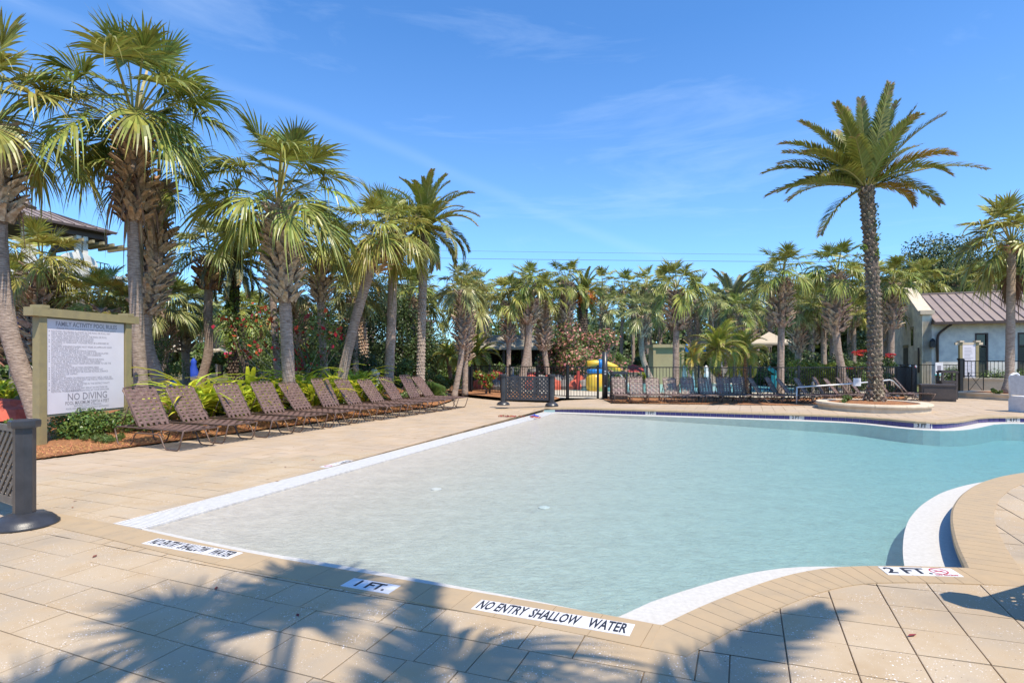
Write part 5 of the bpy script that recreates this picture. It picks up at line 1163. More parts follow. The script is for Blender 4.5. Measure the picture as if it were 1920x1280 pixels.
sline('YOU ARE PARTICIPATING AT YOUR OWN RISK', sl_ / 2, .955 + .03, .05, .95, 0, 'CENTER')
sline('NO DIVING', sl_ / 2, .865, .20, .88, .001, 'CENTER'); sline('POOL MAXIMUM DEPTH 4 FEET', sl_ / 2, .745, .10, .72, .001, 'CENTER')
sline('BATHING LOAD: 53 PERSONS', sl_ / 2, .685, .05, .95, 0, 'CENTER'); sline('POOL HOURS POSTED AT FRONT ENTRANCE', sl_ / 2, .635, .05, .95, 0, 'CENTER')
# ---------------------------------------------------------------- lattice barriers
def barrier(label, A, B, z0, mp, ms, r_base=.27, ht=1.02, panels=1, step=.085, sw=.045):
    A = Vector(A); B = Vector(B); d = B - A; L_ = d.length; root = thing('lattice_barrier', label, 'barrier', (A.x, A.y, z0), atan2(d.y, d.x))
    for x in (0, L_):
        mb = MB(); mb.lathe([(r_base, 0), (r_base, .025), (r_base * .93, .035), (r_base * .90, .055), (r_base * .78, .085), (r_base * .5, .115), (r_base * .36, .125)], 28, c=(x, 0, 0)); mb.build('base', mp, root, o=(0, 0, 0), smooth=True)
        mb = MB(); mb.lathe([(.088, .115), (.088, ht - .06)], 8, c=(x, 0, 0), ph=pi / 8); mb.build('post', mp, root, o=(0, 0, 0))
        mb = MB(); mb.lathe([(.100, ht - .075), (.122, ht - .07), (.126, ht - .045), (.126, ht - .005), (.112, ht + .004)], 8, c=(x, 0, 0), ph=pi / 8); mb.build('post_cap', mp, root, o=(0, 0, 0))
        for zz in (.16, ht - .13):
            mb = MB(); mb.box((x + (.083 if x == 0 else -.083), 0, zz), (.02, .05, .055)); mb.build('socket', 'black_metal', root, o=(0, 0, 0))
    x0, x1 = .09, L_ - .09; zb, zt = .20, ht - .10
    for zz, h in ((zb, .07), (zt, .06)):
        mb = MB(); mb.box(((x0 + x1) / 2, 0, zz), (x1 - x0, .035, h)); mb.build('rail', ms, root, o=(0, 0, 0))
    for k in range(panels + 1):
        xx = x0 + (x1 - x0) * k / panels; wdt = .09 if 0 < k < panels else .05; mb = MB(); mb.box((min(max(xx, x0 + .025), x1 - .025), 0, (zb + zt) / 2), (wdt, .034, zt - zb - .062)); mb.build('stile', ms, root, o=(0, 0, 0))
    for k in range(panels):
        a = x0 + (x1 - x0) * k / panels + .035; b = x0 + (x1 - x0) * (k + 1) / panels - .035; h = zt - zb - .06; zl = zb + .03
        for s, yo in ((1, -.007), (-1, .007)):
            q = a - h
            while q < b + h:
                # line x = q + s*(z-zl) clipped to the frame
                if s > 0: za, zb2 = max(0, a - q), min(h, b - q); p0, p1 = (q + za, za), (q + zb2, zb2)
                else: za, zb2 = max(0, q - b), min(h, q - a); p0, p1 = (q - za, za), (q - zb2, zb2)
                if zb2 - za > .04:
                    mb = MB(); mb.bar((p0[0], yo, zl + p0[1]), (p1[0], yo, zl + p1[1]), .008, sw, up=(0, 1, 0)); mb2 = mb
                    mb = MB(); dx, dz = (p1[0] - p0[0]), (p1[1] - p0[1]); ll_ = sqrt(dx * dx + dz * dz); nx_, nz_ = -dz / ll_ * sw / 2, dx / ll_ * sw / 2
                    vs = [(p[0] + e * nx_, yo + y_, zl + p[1] + e * nz_) for y_ in (-.006, .006) for p in (p0, p1) for e in (-1, 1)]
                    mb.add(vs, [(0, 2, 3, 1), (4, 5, 7, 6), (0, 1, 5, 4), (2, 6, 7, 3), (0, 4, 6, 2), (1, 3, 7, 5)]); mb.build('slat', ms, root, o=(0, 0, 0))
                q += step * 1.414
    return root
pA = Vector((W(46, 5.42), 5.42)); barrier('dark grey post of a lattice barrier with domed base, cut by the left edge', pA, pA + Vector((-.853, .52)) * 1.55, 0, 'black_plastic', 'taupe_plastic', r_base=.275)
barrier('free-standing black lattice barrier at the far left corner of the pool', (W(943.5, 18.5), 18.5), (W(1034.5, 18.1), 18.1), .12, 'black_plastic', 'black_plastic', r_base=.22, panels=3, step=.088, sw=.05)
pB = Vector((3.12, 2.97)); barrier('lattice barrier just outside the right edge whose post top shades the paving', pB, pB + Vector((.93, .37)) * 1.55, .15, 'black_plastic', 'taupe_plastic', r_base=.24)
# ---------------------------------------------------------------- fences
picket = MB(); picket.box((0, 0, .5), (.017, .017, 1)); picket = picket.mesh('picket', 'black_metal')
def fence(label, P, zf, h, posts, name='metal_fence', sp=.115, post_w=.06, botz=.08, group=None, pointed=False):
    P = [Vector(p) for p in P]; root = thing(name, label, 'fence', (P[0].x, P[0].y, zf(*P[0])), 0, group); o = root.location.copy(); cnt = 0; restm = MB()
    tot = 0
    for i in range(len(P) - 1):
        a, b = P[i], P[i + 1]; L_ = (b - a).length; d = (b - a) / L_; n = max(1, round(L_ / sp)); za, zb = zf(*a), zf(*b)
        for hh in (h - .02, botz):
            mb = MB(); mb.bar((a.x, a.y, za + hh), (b.x, b.y, zb + hh), .03, .035); mb.build('rail', 'black_metal', root)
        for k in range(1, n):
            p = a + d * (k * L_ / n); z = za + (zb - za) * k / n; hh = h - botz
            if cnt < 298: link('picket', picket, root, (p.x - o.x, p.y - o.y, z + botz - o.z), (0, 0, atan2(d.y, d.x)), (1, 1, hh)); cnt += 1
            else: restm.box((p.x, p.y, z + botz + hh / 2), (.017, .017, hh))
        m_ = max(1, round(L_ / posts))
        for k in range(m_ + (1 if i == len(P) - 2 else 0)):
            p = a + d * (k * L_ / m_); z = za + (zb - za) * k / m_; mb = MB(); mb.box((p.x, p.y, z + (h + .04) / 2), (post_w, post_w, h + .04), atan2(d.y, d.x)); mb.box((p.x, p.y, z + h + .05), (post_w + .02, post_w + .02, .02), atan2(d.y, d.x)); mb.build('post', 'black_metal', root)
    if restm.v: restm.build('pickets', 'black_metal', root, kind='stuff')
    return root
zc_ = lambda x, y: .13
fence('black metal fence curving from the far left bed to the gate behind the lattice barrier', [(W(884, 26), 26), (W(956, 23.6), 23.6), (W(1063, 21.7), 21.7)], zc_, 1.22, 1.9)
fence('long black metal fence behind the far loungers, right of the gate', [(W(1134, 21.3), 21.3), (W(1213, 21), 21), (W(1310, 20.8), 20.8), (W(1407, 20.6), 20.6), (W(1497, 20.5), 20.5)], zc_, 1.22, 2.0, sp=.12)
fence('black metal fence behind the planter palm, right part', [(W(1499, 20.5), 20.55), (W(1569, 21.5), 21.5), (W(1690, 22.6), 22.6)], zc_, 1.22, 1.8, sp=.12)
fence('black metal gate standing open left of the planter palm bin', [(W(1692, 22.7), 22.7), (W(1712, 21.9), 21.9)], zc_, 1.22, 1.0, name='gate', post_w=.09)
mbp = MB(); mbp.box((0, 0, .63), (.75, .03, 1.05)); o_ = mbp.build('gate_screen', 'black_metal', None, o=(0, 0, 0)); o_.location = (W(1700, 22.4), 22.45, .15); o_.rotation_euler = (0, 0, -.35); tag(o_, 'solid black mesh panel fixed beside the open gate right of the planter palm', 'panel')
mbp = MB(); mbp.box((0, 0, .61), (.42, .42, 1.2)); o_ = mbp.build('control_box', 'black_metal', None, o=(0, 0, 0)); o_.location = (W(875, 26.3), 26.3, .1); tag(o_, 'black box at the left end of the curving fence', 'box')
root = fence('closed black metal gate between the lattice barrier and the black bin', [(W(1065, 21.65), 21.65), (W(1121, 21.4), 21.4)], zc_, 1.22, 3.0, name='gate', post_w=.085, sp=.115)
mb = MB(); mb.tube([(0, 0, 0), (0, 0, 1.78)], .105, 14); o_ = mb.build('gate_column', 'black_plastic', None, o=(0, 0, 0), smooth=True); o_.location = (W(1134, 21.2), 21.2, .13); tag(o_, 'thick black round column right of the closed gate', 'post')
for z_ in (.5, .95, 1.05):
    m = MB(); m.box((0, -.105, z_), (.06, .02, .05)); q = m.build('latch', 'steel_pale', o_, o=(0, 0, 0))
fence('black metal fence on the lawn before the cream gable building', [(W(1672, 31), 31), (W(1800, 29), 29)], lambda x, y: .12, 1.25, 2.2, sp=.14)
# low wall with fence at the right
wa, wb = Vector((W(1806, 25.0), 25.0)), Vector((W(1990, 22.6), 22.6)); d = (wb - wa); rzw = atan2(d.y, d.x)
root = thing('low_wall', 'cream rendered low wall behind the ringed palm at the right', 'wall', (wa.x, wa.y, .12), rzw)
mb = MB(); mb.box((d.length / 2, .12, .31), (d.length, .24, .62)); mb.build('wall', 'stone_cream', root, o=(0, 0, 0))
mb = MB(); mb.box((d.length / 2, .12, .66), (d.length + .06, .32, .08)); mb.build('coping', 'stone_cream', root, o=(0, 0, 0))
off_ = Vector((-sin(rzw), cos(rzw))) * .12
fence('black metal railing standing on the cream low wall at the right', [wa + off_, wb + off_], lambda x, y: .82, .76, 1.5, sp=.13, botz=.06)
mb = MB(); mb.box((0, 0, .75), (.14, .14, 1.5)); mb.box((0, 0, 1.53), (.18, .18, .06)); o_ = mb.build('gate_post', 'black_metal', None, o=(0, 0, 0)); o_.location = (W(1801, 24.8), 24.8, .12); tag(o_, 'dark square gate post at the left end of the low cream wall', 'post')
root = thing('side_gate', 'small black cross-braced gate in front of the low cream wall', 'gate', (W(1816, 24.2), 24.2, .13), rzw)
for p0, p1 in (((0, 0, 0), (0, 0, .95)), ((.5, 0, .1), (.5, 0, .95)), ((0, 0, .93), (.5, 0, .93)), ((0, 0, .12), (.5, 0, .12)), ((0, 0, .12), (.5, 0, .93)), ((0, 0, .93), (.5, 0, .12))):
    m = MB(); m.bar(p0, p1, .03 if p0[0] == p1[0] else .018); m.build('bar', 'black_metal', root, o=(0, 0, 0))
# ---------------------------------------------------------------- planters
def ring_planter(label, c, r_, z0, h, n=32, seg=None):
    root = thing('round_planter', label, 'planter', (c[0], c[1], z0))
    mb = MB(); mb.lathe([(r_ - .05, 0), (r_ - .05, h - .09), (r_ - .14, h - .09), (r_ - .14, 0)], n); mb.build('wall', 'stone_cream', root, o=(0, 0, 0))
    ns = 12
    for i in range(ns):
        a0, a1 = 2 * pi * i / ns + .003, 2 * pi * (i + 1) / ns - .003; mb = MB(); vs = []; k = 5
        for j in range(k + 1):
            a = a0 + (a1 - a0) * j / k
            for rr, zz in ((r_, h - .085), (r_ + .012, h - .04), (r_ - .005, h), (r_ - .30, h), (r_ - .30, h - .085)): vs.append((rr * cos(a), rr * sin(a), zz))
        fs = [(j * 5 + q, j * 5 + (q + 1) % 5, j * 5 + 5 + (q + 1) % 5, j * 5 + 5 + q) for j in range(k) for q in range(5)] + [(0, 1, 2, 3, 4), tuple(k * 5 + q for q in (4, 3, 2, 1, 0))]
        mb.add(vs, fs); mb.build('cap_stone', 'stone_cream', root, o=(0, 0, 0))
    mb = MB(); kk = 10; vs = [(0, 0, h - .01)] 
    for j in range(1, 6):
        for q in range(24): a = 2 * pi * q / 24; rr = (r_ - .3) * j / 5; vs.append((rr * cos(a), rr * sin(a), h - .02 + .05 * (1 - (j / 5) ** 2) + U(-.012, .012)))
    fs = [(0, 1 + q, 1 + (q + 1) % 24) for q in range(24)] + [(1 + (j - 1) * 24 + q, 1 + (j - 1) * 24 + (q + 1) % 24, 1 + j * 24 + (q + 1) % 24, 1 + j * 24 + q) for j in range(1, 5) for q in range(24)]
    mb.add(vs, fs); mb.build('mulch', 'mulch', root, o=(0, 0, 0)); return root
ring_planter('round cream stone planter ring on the far deck around the tall date palm', (W(1635, 16.5), 16.5), 1.46, .15, .22)
straw('pine_straw', [(W(1635, 16.5) + q * cos(a), 16.5 + q * sin(a)) for a in np.arange(0, 6.28, .3) for q in (.3, .6, .9)], 1500, lambda x, y: .35, 9, .08)
bush('sparse low grey-green plant in the round planter left of the palm', 'plant', (W(1590, 16.3), 16.3, .34), .35, .3, 0, .25, 350, .06, 'leaf_mid', 610, nb=4, name='planter_plant', stem=False)
root = thing('angular_planter', 'angular cream stone planter around the smooth ringed palm', 'planter', (W(1893, 20.8), 20.8, .14))
pl = [(-1.35, .9), (-.75, -.95), (2.2, -1.5), (3.0, 1.4), (0, 1.6)]
mb = MB(); mb.prism(pl, 0, .17); mb.build('wall', 'stone_cream', root, o=(0, 0, 0)); mb = MB(); mb.prism([(x * 1.04, y * 1.04) for x, y in pl], .17, .24); mb.build('coping', 'stone_cream', root, o=(0, 0, 0))
mb = MB(); mb.prism([(x * .82, y * .82) for x, y in pl], .2, .245); mb.build('mulch', 'mulch', root, o=(0, 0, 0))
bush('low green groundcover around the ringed palm foot in the angular planter', 'ground cover', (W(1890, 20.6), 20.5, .36), 1.1, .8, 0, .22, 2600, .07, 'leaf_mid', 611, nb=10, name='groundcover', stem=False, br=.3)
# ---------------------------------------------------------------- deck box, bins, handrail, lift, notices
root = thing('deck_box', 'dark brown storage box on the far deck right of the round planter', 'storage box', (W(1757, 19.9), 19.9, .15), radians(-28))
mb = MB(); mb.box((0, 0, .27), (.98, .62, .52)); mb.build('body', 'bin_brown', root, o=(0, 0, 0)); mb = MB(); mb.box((0, 0, .565), (1.04, .68, .06)); mb.build('lid', 'bin_brown', root, o=(0, 0, 0))
mb = MB(); mb.box((.5, 0, .27), (.025, .45, .36)); mb.build('side_panel', 'taupe_plastic', root, o=(0, 0, 0)); mb = MB(); mb.box((0, -.318, .27), (.85, .02, .36)); mb.build('front_panel', 'bin_brown', root, o=(0, 0, 0))
def litter_bin(label, loc, rz=0, mt='bin_brown', h=1.05, w=.5):
    root = thing('litter_bin', label, 'bin', loc, rz)
    mb = MB(); mb.box((0, 0, h * .33), (w, w, h * .66)); mb.build('body', mt, root, o=(0, 0, 0))
    mb = MB(); mb.box((0, 0, h - .03), (w + .04, w + .04, .06)); mb.box((0, 0, h + .015), (w - .06, w - .06, .03)); mb.build('roof', mt, root, o=(0, 0, 0))
    for sx in (-1, 1):
        for sy in (-1, 1): mb = MB(); mb.box((sx * (w / 2 - .03), sy * (w / 2 - .03), h * .81), (.06, .06, h * .31)); mb.build('corner_post', mt, root, o=(0, 0, 0))
    for k in range(5): mb = MB(); mb.box((-w / 2 + .05 + k * (w - .1) / 4, -w / 2 - .008, h * .33), (.05, .016, h * .52)); mb.build('slat', mt, root, o=(0, 0, 0))
    return root
litter_bin('brown roofed litter bin standing right behind the deck box', (W(1776, 20.9), 20.9, .14), radians(-20))
litter_bin('black litter bin just right of the thick gate column', (W(1160, 20.6), 20.6, .13), 0, 'black_plastic', 1.02, .55)
root = thing('handrail', 'pale metal handrail carrying a small white notice across the turned loungers', 'handrail', (W(1494, 18.3), 18.3, .15))
mb = MB(); r0 = root.location; mb.tube([(W(1494, 18.3), 18.3, hz_(726, 18.3)), (W(1600, 18.9), 18.9, hz_(719, 18.9)), (W(1668, 19.4), 19.4, hz_(712, 19.4)), (W(1674, 19.5), 19.5, hz_(714, 19.5)), (W(1690, 20.3), 20.3, hz_(730, 20.3)), (W(1700, 20.6), 20.6, .15)], .026, 8); mb.build('rail', 'steel_pale', root, smooth=True)
mb = MB(); mb.tube([(W(1494, 18.3), 18.3, hz_(726, 18.3)), (W(1494, 18.3), 18.32, .15)], .022, 8); mb.build('leg', 'steel_pale', root, smooth=True)
mb = MB(); mb.box((W(1607, 18.8), 18.8, hz_(716, 18.8)), (.25, .015, .26), 0); q = mb.build('notice', 'plate_white', root)
for k in range(3): m = MB(); m.box((W(1607, 18.8), 18.79, hz_(713 + k * 3, 18.8)), (.18, .002, .012)); m.build('print_line', 'sign_ink', root)
root = thing('short_post', 'short weathered wooden post in the mulch behind the turned loungers', 'post', (W(1524, 20.2), 20.2, .15)); mb = MB(); mb.lathe([(.06, 0), (.055, .6), (.03, .68)], 10); mb.build('post', 'wood_pale', root, o=(0, 0, 0))
# white lifeguard-chair edge at the right border
root = thing('pool_lift', 'white moulded pool chair with rounded back at the right edge of the far deck', 'chair', (W(1926, 15.6), 15.6, .15))
mb = MB(); mb.prism([(-.26, -.3), (.3, -.3), (.3, .3), (-.26, .3)], 0, .36); mb.build('base', 'plate_white', root, o=(0, 0, 0))
mb = MB(); mb.box((.05, 0, .40), (.62, .56, .08)); mb.build('seat', 'plate_white', root, o=(0, 0, 0))
for s in (-1, 1): mb = MB(); mb.tube(arcp([(-.24, s * .26, .4), (-.26, s * .26, 1.02), (-.02, s * .26, 1.10), (.1, s * .26, .5)], .12), .035, 8); mb.build('arm', 'plate_white', root, o=(0, 0, 0), smooth=True)
mb = MB(); mb.box((-.25, 0, .75), (.05, .46, .55)); mb.build('backrest', 'plate_white', root, o=(0, 0, 0))
def notice_board(label, px, Z, w, h0, h1, z0=.12, lines=26, title=None, rz=0, head=True):
    root = thing('notice_board', label, 'sign', (W(px, Z), Z, z0), rz)
    for s in (-1, 1): mb = MB(); mb.box((s * w / 2, 0, h1 / 2), (.13, .13, h1)); mb.build('post', 'post_tan', root, o=(0, 0, 0)); mb = MB(); mb.box((s * w / 2, 0, h1 + .05), (.2, .26, .08)); mb.build('post_cap', 'stone_cream', root, o=(0, 0, 0))
    mb = MB(); mb.box((0, 0, h1 - .06), (w + .5, .1, .12)); mb.build('top_beam', 'stone_cream', root, o=(0, 0, 0))
    mb = MB(); mb.box((0, -.03, (h0 + h1 - .12) / 2), (w - .15, .03, h1 - .12 - h0)); mb.build('panel', 'sign_panel', root, o=(0, 0, 0))
    pm = MB(); r = random.Random(3)
    for k in range(lines): ll_ = (w - .3) * r.uniform(.6, 1); pm.box((-(w - .3) / 2 + ll_ / 2, -.0465, h1 - .28 - k * (h1 - h0 - .35) / lines), (ll_, .002, .016))
    pm.build('print_lines', 'sign_ink', root, o=(0, 0, 0), kind='stuff'); return root
notice_board('tall rules board with cream bracketed top before the green-shuttered windows', 1816, 27.5, .72, .25, 2.35, rz=-.15)
root = thing('small_notice', 'small black-framed white notice on a post between the bins and the gable building', 'sign', (W(1759, 24.2), 24.2, .12))
mb = MB(); mb.box((0, 0, .55), (.05, .05, 1.1)); mb.build('post', 'black_metal', root, o=(0, 0, 0)); mb = MB(); mb.box((0, -.04, 1.12), (.33, .04, .52)); mb.lathe([(.165, 0), (.165, .03)], 16, c=(0, 0, 0)) if False else None; mb.build('panel', 'plate_white', root, o=(0, 0, 0)); mb = MB(); mb.box((0, -.062, 1.1), (.16, .01, .30)); mb.build('picture', 'sign_ink', root, o=(0, 0, 0)); mb = MB(); mb.box((0, -.04, .855), (.35, .045, .05)); mb.build('tray', 'toy_teal', root, o=(0, 0, 0))
root = thing('stop_notice', 'small square notice with a red round symbol on the fence beside the open gate', 'sign', (W(1712, 22.6), 22.6, 1.25)); mb = MB(); mb.box((0, 0, 0), (.3, .02, .3)); mb.build('panel', 'plate_white', root, o=(0, 0, 0)); mb = MB(); mb.lathe([(.11, 0), (.11, .01)], 20); q = mb.build('symbol', 'letter_red', root, o=(0, 0, 0)); q.location = (0, -.012, .02); q.rotation_euler = (pi / 2, 0, 0)
# debris on the beach edge
x, y = G(968, 783); mb = MB(); r = random.Random(8)
for i in range(26):
    t_ = r.random(); px_, py_ = x - .5 + t_ * 1.15 + r.uniform(-.1, .1), y + .15 - t_ * .35 + r.uniform(-.12, .12); a = r.uniform(0, 3.1); l_ = r.uniform(.05, .13); mb.add([(px_, py_, .01), (px_ + cos(a) * l_, py_ + sin(a) * l_ * .6, .02 + r.uniform(0, .05)), (px_ + cos(a + .5) * l_, py_ + sin(a + .5) * l_, .015), (px_ + .01, py_ + .02, .05)], [(0, 1, 2), (0, 3, 1)])
o_ = mb.build('fallen_blossom', 'dry_debris', None, o=(x, y, 0)); o_.location = (x, y, .012); tag(o_, 'reddish fallen flower stalks lying on the beach grate at the far corner', 'debris')
x, y = G(1002, 781); mb = MB(); mb.lathe([(.10, 0), (.09, .02), (.03, .045)], 10, sx=1.4, sy=.8); mb.box((.0, 0, .05), (.03, .03, .04)); o_ = mb.build('blue_toy', 'fabric_blue', None, o=(0, 0, 0)); o_.location = (x, y, .01); tag(o_, 'small dark blue toy left on the white grate near the far corner', 'toy')
# ---------------------------------------------------------------- splash pool garden behind the fence
sp_poly = [(1.2, 21.9), (15.0, 20.9), (16.5, 24), (18, 33), (17, 39.5), (-1, 39.5), (-.6, 30), (-1.0, 26), (.6, 23)]
sheet('splash_deck', sp_poly, lambda x, y: .12, 'concrete', 1.5)
spw = [(3.0 + 0, 27.2), (5.5, 25.8), (9.0, 25.4), (12.5, 25.8), (14.6, 28), (15.0, 32), (13, 35), (8, 36), (4, 35), (2.0, 31)]
o_ = sheet('splash_pool_water', spw, lambda x, y: .132, 'splash_floor', 1.5); 
sb = MAT = M['splash_floor'].node_tree.nodes['Principled BSDF']; sb.inputs['Roughness'].default_value = .12
# retaining wall of rough blocks
root = thing('retaining_wall', 'low wall of grey stone blocks beyond the splash pool', 'wall', (0, 37.2, .12)); r = random.Random(6)
blk = [MB() for _ in range(3)]
for k, m in enumerate(blk): m.box((0, 0, 0), (.5, .3, .3)); m.v = [(v[0] * r.uniform(.92, 1.0), v[1] * r.uniform(.9, 1.1), v[2] * r.uniform(.93, 1.0)) for v in m.v]
blk = [m.mesh('stone_block', 'rock_grey') for m in blk]
for row in range(3):
    for i in range(40):
        if row < 3: link('stone_block', blk[r.randrange(3)], root, (-1 + i * .52 + .26 * (row % 2), r.uniform(-.04, .04), .15 + row * .31), (0, 0, r.uniform(-.05, .05)))
mb = MB(); mb.box((9.3, .02, 1.0), (20.9, .42, .08)); mb.build('cap', 'stone_cream', root, o=(0, 0, 0))
root = thing('retaining_wall', 'rough wall of red and grey boulders at the left side of the splash pool', 'wall', (W(920, 28), 28, .1))
for i in range(26):
    m = MB(); m.lathe([(r.uniform(.18, .3), 0), (r.uniform(.25, .38), .2), (r.uniform(.15, .25), .45), (.05, .52)], 7, sx=1.3, ph=r.random()); q = m.build('boulder', 'rock_red' if i % 5 in (0, 1) else 'rock_grey', root, o=(0, 0, 0)); q.location = (i * .24 - .6, r.uniform(-.3, .3) + (i % 2) * .5, (i % 2) * .25)
# slide
root = thing('toddler_slide', 'yellow tube slide with blue ring on a rounded yellow tower', 'slide', (W(1115, 27), 27, .12)); s_ = 1
mb = MB(); mb.lathe([(.38, 0), (.44, .3), (.42, .62), (.34, .82)], 18); mb.build('tower', 'slide_yellow', root, o=(0, 0, 0), smooth=True)
mb = MB(); mb.lathe([(.36, .84), (.38, .9), (.38, 1.0), (.35, 1.05)], 18); mb.build('ring', 'toy_blue', root, o=(0, 0, 0), smooth=True)
mb = MB(); mb.tube([(-.35, 0, 1.28), (0, 0, 1.32), (.5, 0, 1.30), (.95, 0, 1.12), (1.2, 0, .9)], .17, 12); mb.build('tube', 'slide_yellow', root, o=(0, 0, 0), smooth=True)
mb = MB(); mb.tube([(.18, 0, 1.315), (.34, 0, 1.31)], .21, 14); mb.build('ring', 'toy_blue', root, o=(0, 0, 0), smooth=True)
for x in (.9, 1.4): mb = MB(); mb.tube([(x - .3, .1, 1.0), (x + .3, .1, .2)], .03, 6); mb.build('strut', 'steel_pale', root, o=(0, 0, 0))
for (px, py, Z, rr_, lb) in ((1187, 683, 33, 1.0, 'low red sun shade canopy right of the slide'), (1000, 697, 31, 1.6, 'low red canvas canopy behind the lattice barrier'), (925, 694, 31, 1.1, 'low red canvas canopy left of the lattice barrier pair')):
    h = hz_(py, Z); root = thing('red_canopy', lb, 'canopy', (W(px, Z), Z, .12)); mb = MB(); mb.lathe([(rr_, h - .55), (rr_ * .55, h - .28), (.03, h - .12)], 8); mb.build('canvas', 'fabric_red', root, o=(0, 0, 0)); mb = MB(); mb.tube([(0, 0, 0), (0, 0, h - .2)], .03, 6); mb.build('pole', 'black_metal', root, o=(0, 0, 0))
root = thing('red_post', 'bright red post standing left of the slide tower', 'post', (W(1084, 27.5), 27.5, .12)); mb = MB(); mb.tube([(0, 0, 0), (0, 0, .95)], .09, 10); mb.build('post', 'fabric_red', root, o=(0, 0, 0))
root = thing('goal_frame', 'thin white goal-like frame standing behind the barrier palms', 'frame', (W(955, 30), 30, .1))
for a, b in (((-.17, 0, 0), (-.17, 0, 1.15)), ((.2, 0, 0), (.2, 0, 1.15)), ((-.17, 0, 1.13), (.2, 0, 1.13))): m = MB(); m.bar(a, b, .05); m.build('bar', 'plate_white', root, o=(0, 0, 0))
# tan pavilion wall
root = thing('tan_pavilion', 'square tan rendered tower block with flat top band beyond the splash pool', 'pavilion', (W(1253, 34), 34, .12))
mb = MB(); mb.box((0, .8, 1.12), (1.62, 1.6, 2.24)); mb.build('wall', 'pavilion_tan', root, o=(0, 0, 0)); mb = MB(); mb.box((0, .8, 2.34), (1.95, 1.95, .2)); mb.build('top_band', 'pavilion_tan', root, o=(0, 0, 0))
for s in (-1, 1): mb = MB(); mb.box((s * .86, -.02, 1.12), (.16, .16, 2.24)); mb.build('corner_pier', 'pavilion_tan', root, o=(0, 0, 0))
root = thing('water_toy', 'blue bucket toy on a yellow-green arm right of the tan pavilion', 'water toy', (W(1288, 33), 33, .12)); mb = MB(); mb.tube([(0, 0, 0), (0, 0, 2.1), (.3, 0, 2.3), (.8, 0, 2.3)], .04, 8); mb.build('arm', 'leaf_bright', root, o=(0, 0, 0)); 
mb = MB(); mb.lathe([(.10, 1.95), (.14, 2.1), (.14, 2.3), (.1, 2.42)], 12, c=(0, -.1, 0)); mb.build('bucket', 'toy_blue', root, o=(0, 0, 0), smooth=True); mb = MB(); mb.lathe([(.08, 2.0), (.11, 2.2), (.08, 2.4)], 10, c=(1.0, -.1, 0)); mb.build('bucket', 'toy_blue', root, o=(0, 0, 0), smooth=True)
for i, px in enumerate((1283, 1301, 1324)):
    root = thing('fountain_post', 'white bottle-shaped water spout post standing in the splash pool', 'water toy', (W(px, 31), 31, .13), 0, 'white spout posts in the splash pool'); mb = MB(); mb.lathe([(.13, 0), (.13, .8), (.09, .92), (.12, 1.0), (.08, 1.12), (.02, 1.18)], 12); mb.build('post', 'plate_white', root, o=(0, 0, 0), smooth=True)
root = thing('water_toy', 'teal bent water cannon left of the big fence palm', 'water toy', (W(1452, 27), 27, .13)); mb = MB(); mb.tube([(0, 0, 0), (0, 0, .75)], .16, 10); mb.build('stand', 'toy_teal', root, o=(0, 0, 0)); mb = MB(); mb.tube([(-.28, 0, 1.1), (.1, 0, .85), (.15, 0, .7)], .1, 8); mb.build('nozzle', 'toy_teal', root, o=(0, 0, 0))
mb = MB(); mb.box((0, 0, 1.1), (1.4, .4, .08)); 
root = thing('white_shelter', 'white posts and rail of a small shelter behind the pygmy palms', 'shelter', (W(1365, 38), 38, .1))
for x in (-.5, .0, .35): m = MB(); m.box((x, 0, .95), (.2, .2, 1.9)); m.build('post', 'plate_white', root, o=(0, 0, 0))
m = MB(); m.box((-.1, 0, 1.95), (1.6, .5, .12)); m.build('beam', 'plate_white', root, o=(0, 0, 0))
# ---------------------------------------------------------------- shade tents
def tent(label, px, Z, hw, y_top, y_eave, zb=.1, group=None):
    ht, he = hz_(y_top, Z) - zb, hz_(y_eave, Z) - zb; root = thing('shade_tent', label, 'tent', (W(px, Z), Z, zb), -.35, group)
    a = .12; P = [(-hw, -hw, he), (hw, -hw, he), (hw, hw, he), (-hw, hw, he), (0, 0, ht)]
    for k in range(4):
        m = MB(); p, q, t_ = Vector(P[k]), Vector(P[(k + 1) % 4]), Vector(P[4]); c1 = (p + t_) / 2 - Vector((0, 0, .06)); c2 = (q + t_) / 2 - Vector((0, 0, .06))
        m.add([p, q, c2, c1, t_, p - Vector((0, 0, a)), q - Vector((0, 0, a))], [(0, 1, 2, 3), (3, 2, 4), (5, 6, 1, 0)]); m.build('canvas_panel', 'canvas_beige', root, o=(0, 0, 0))
    for sx in (-1, 1):
        for sy in (-1, 1): m = MB(); m.box((sx * (hw - .1), sy * (hw - .1), he / 2), (.09, .09, he)); m.build('post', 'wood_dark', root, o=(0, 0, 0))
    for s in (-1, 1): m = MB(); m.box((0, s * (hw - .1), he - .06), (2 * hw, .07, .1)); m.build('beam', 'wood_dark', root, o=(0, 0, 0)); m = MB(); m.box((s * (hw - .1), 0, he - .07), (.07, 2 * hw - .3, .1)); m.build('beam', 'wood_dark', root, o=(0, 0, 0))
    return root
tent('beige square shade tent, the nearest and brightest of the right-hand pair', 1442, 36, 1.45, 622, 644)
tent('beige shade tent behind and left of the brighter one', 1393, 41, 1.8, 629, 648)
tent('third beige shade tent, mostly hidden behind the pygmy palm', 1320, 44, 1.9, 634, 652)
tent('beige shade tent on the left, seen beside the curved palm', 322, 30, 1.7, 632, 656)
tent('small distant beige tent right of the curved palm', 412, 44, 1.3, 652, 664)
tent('farthest beige tent left of the big boot-covered palm', 462, 44, 1.3, 654, 664)
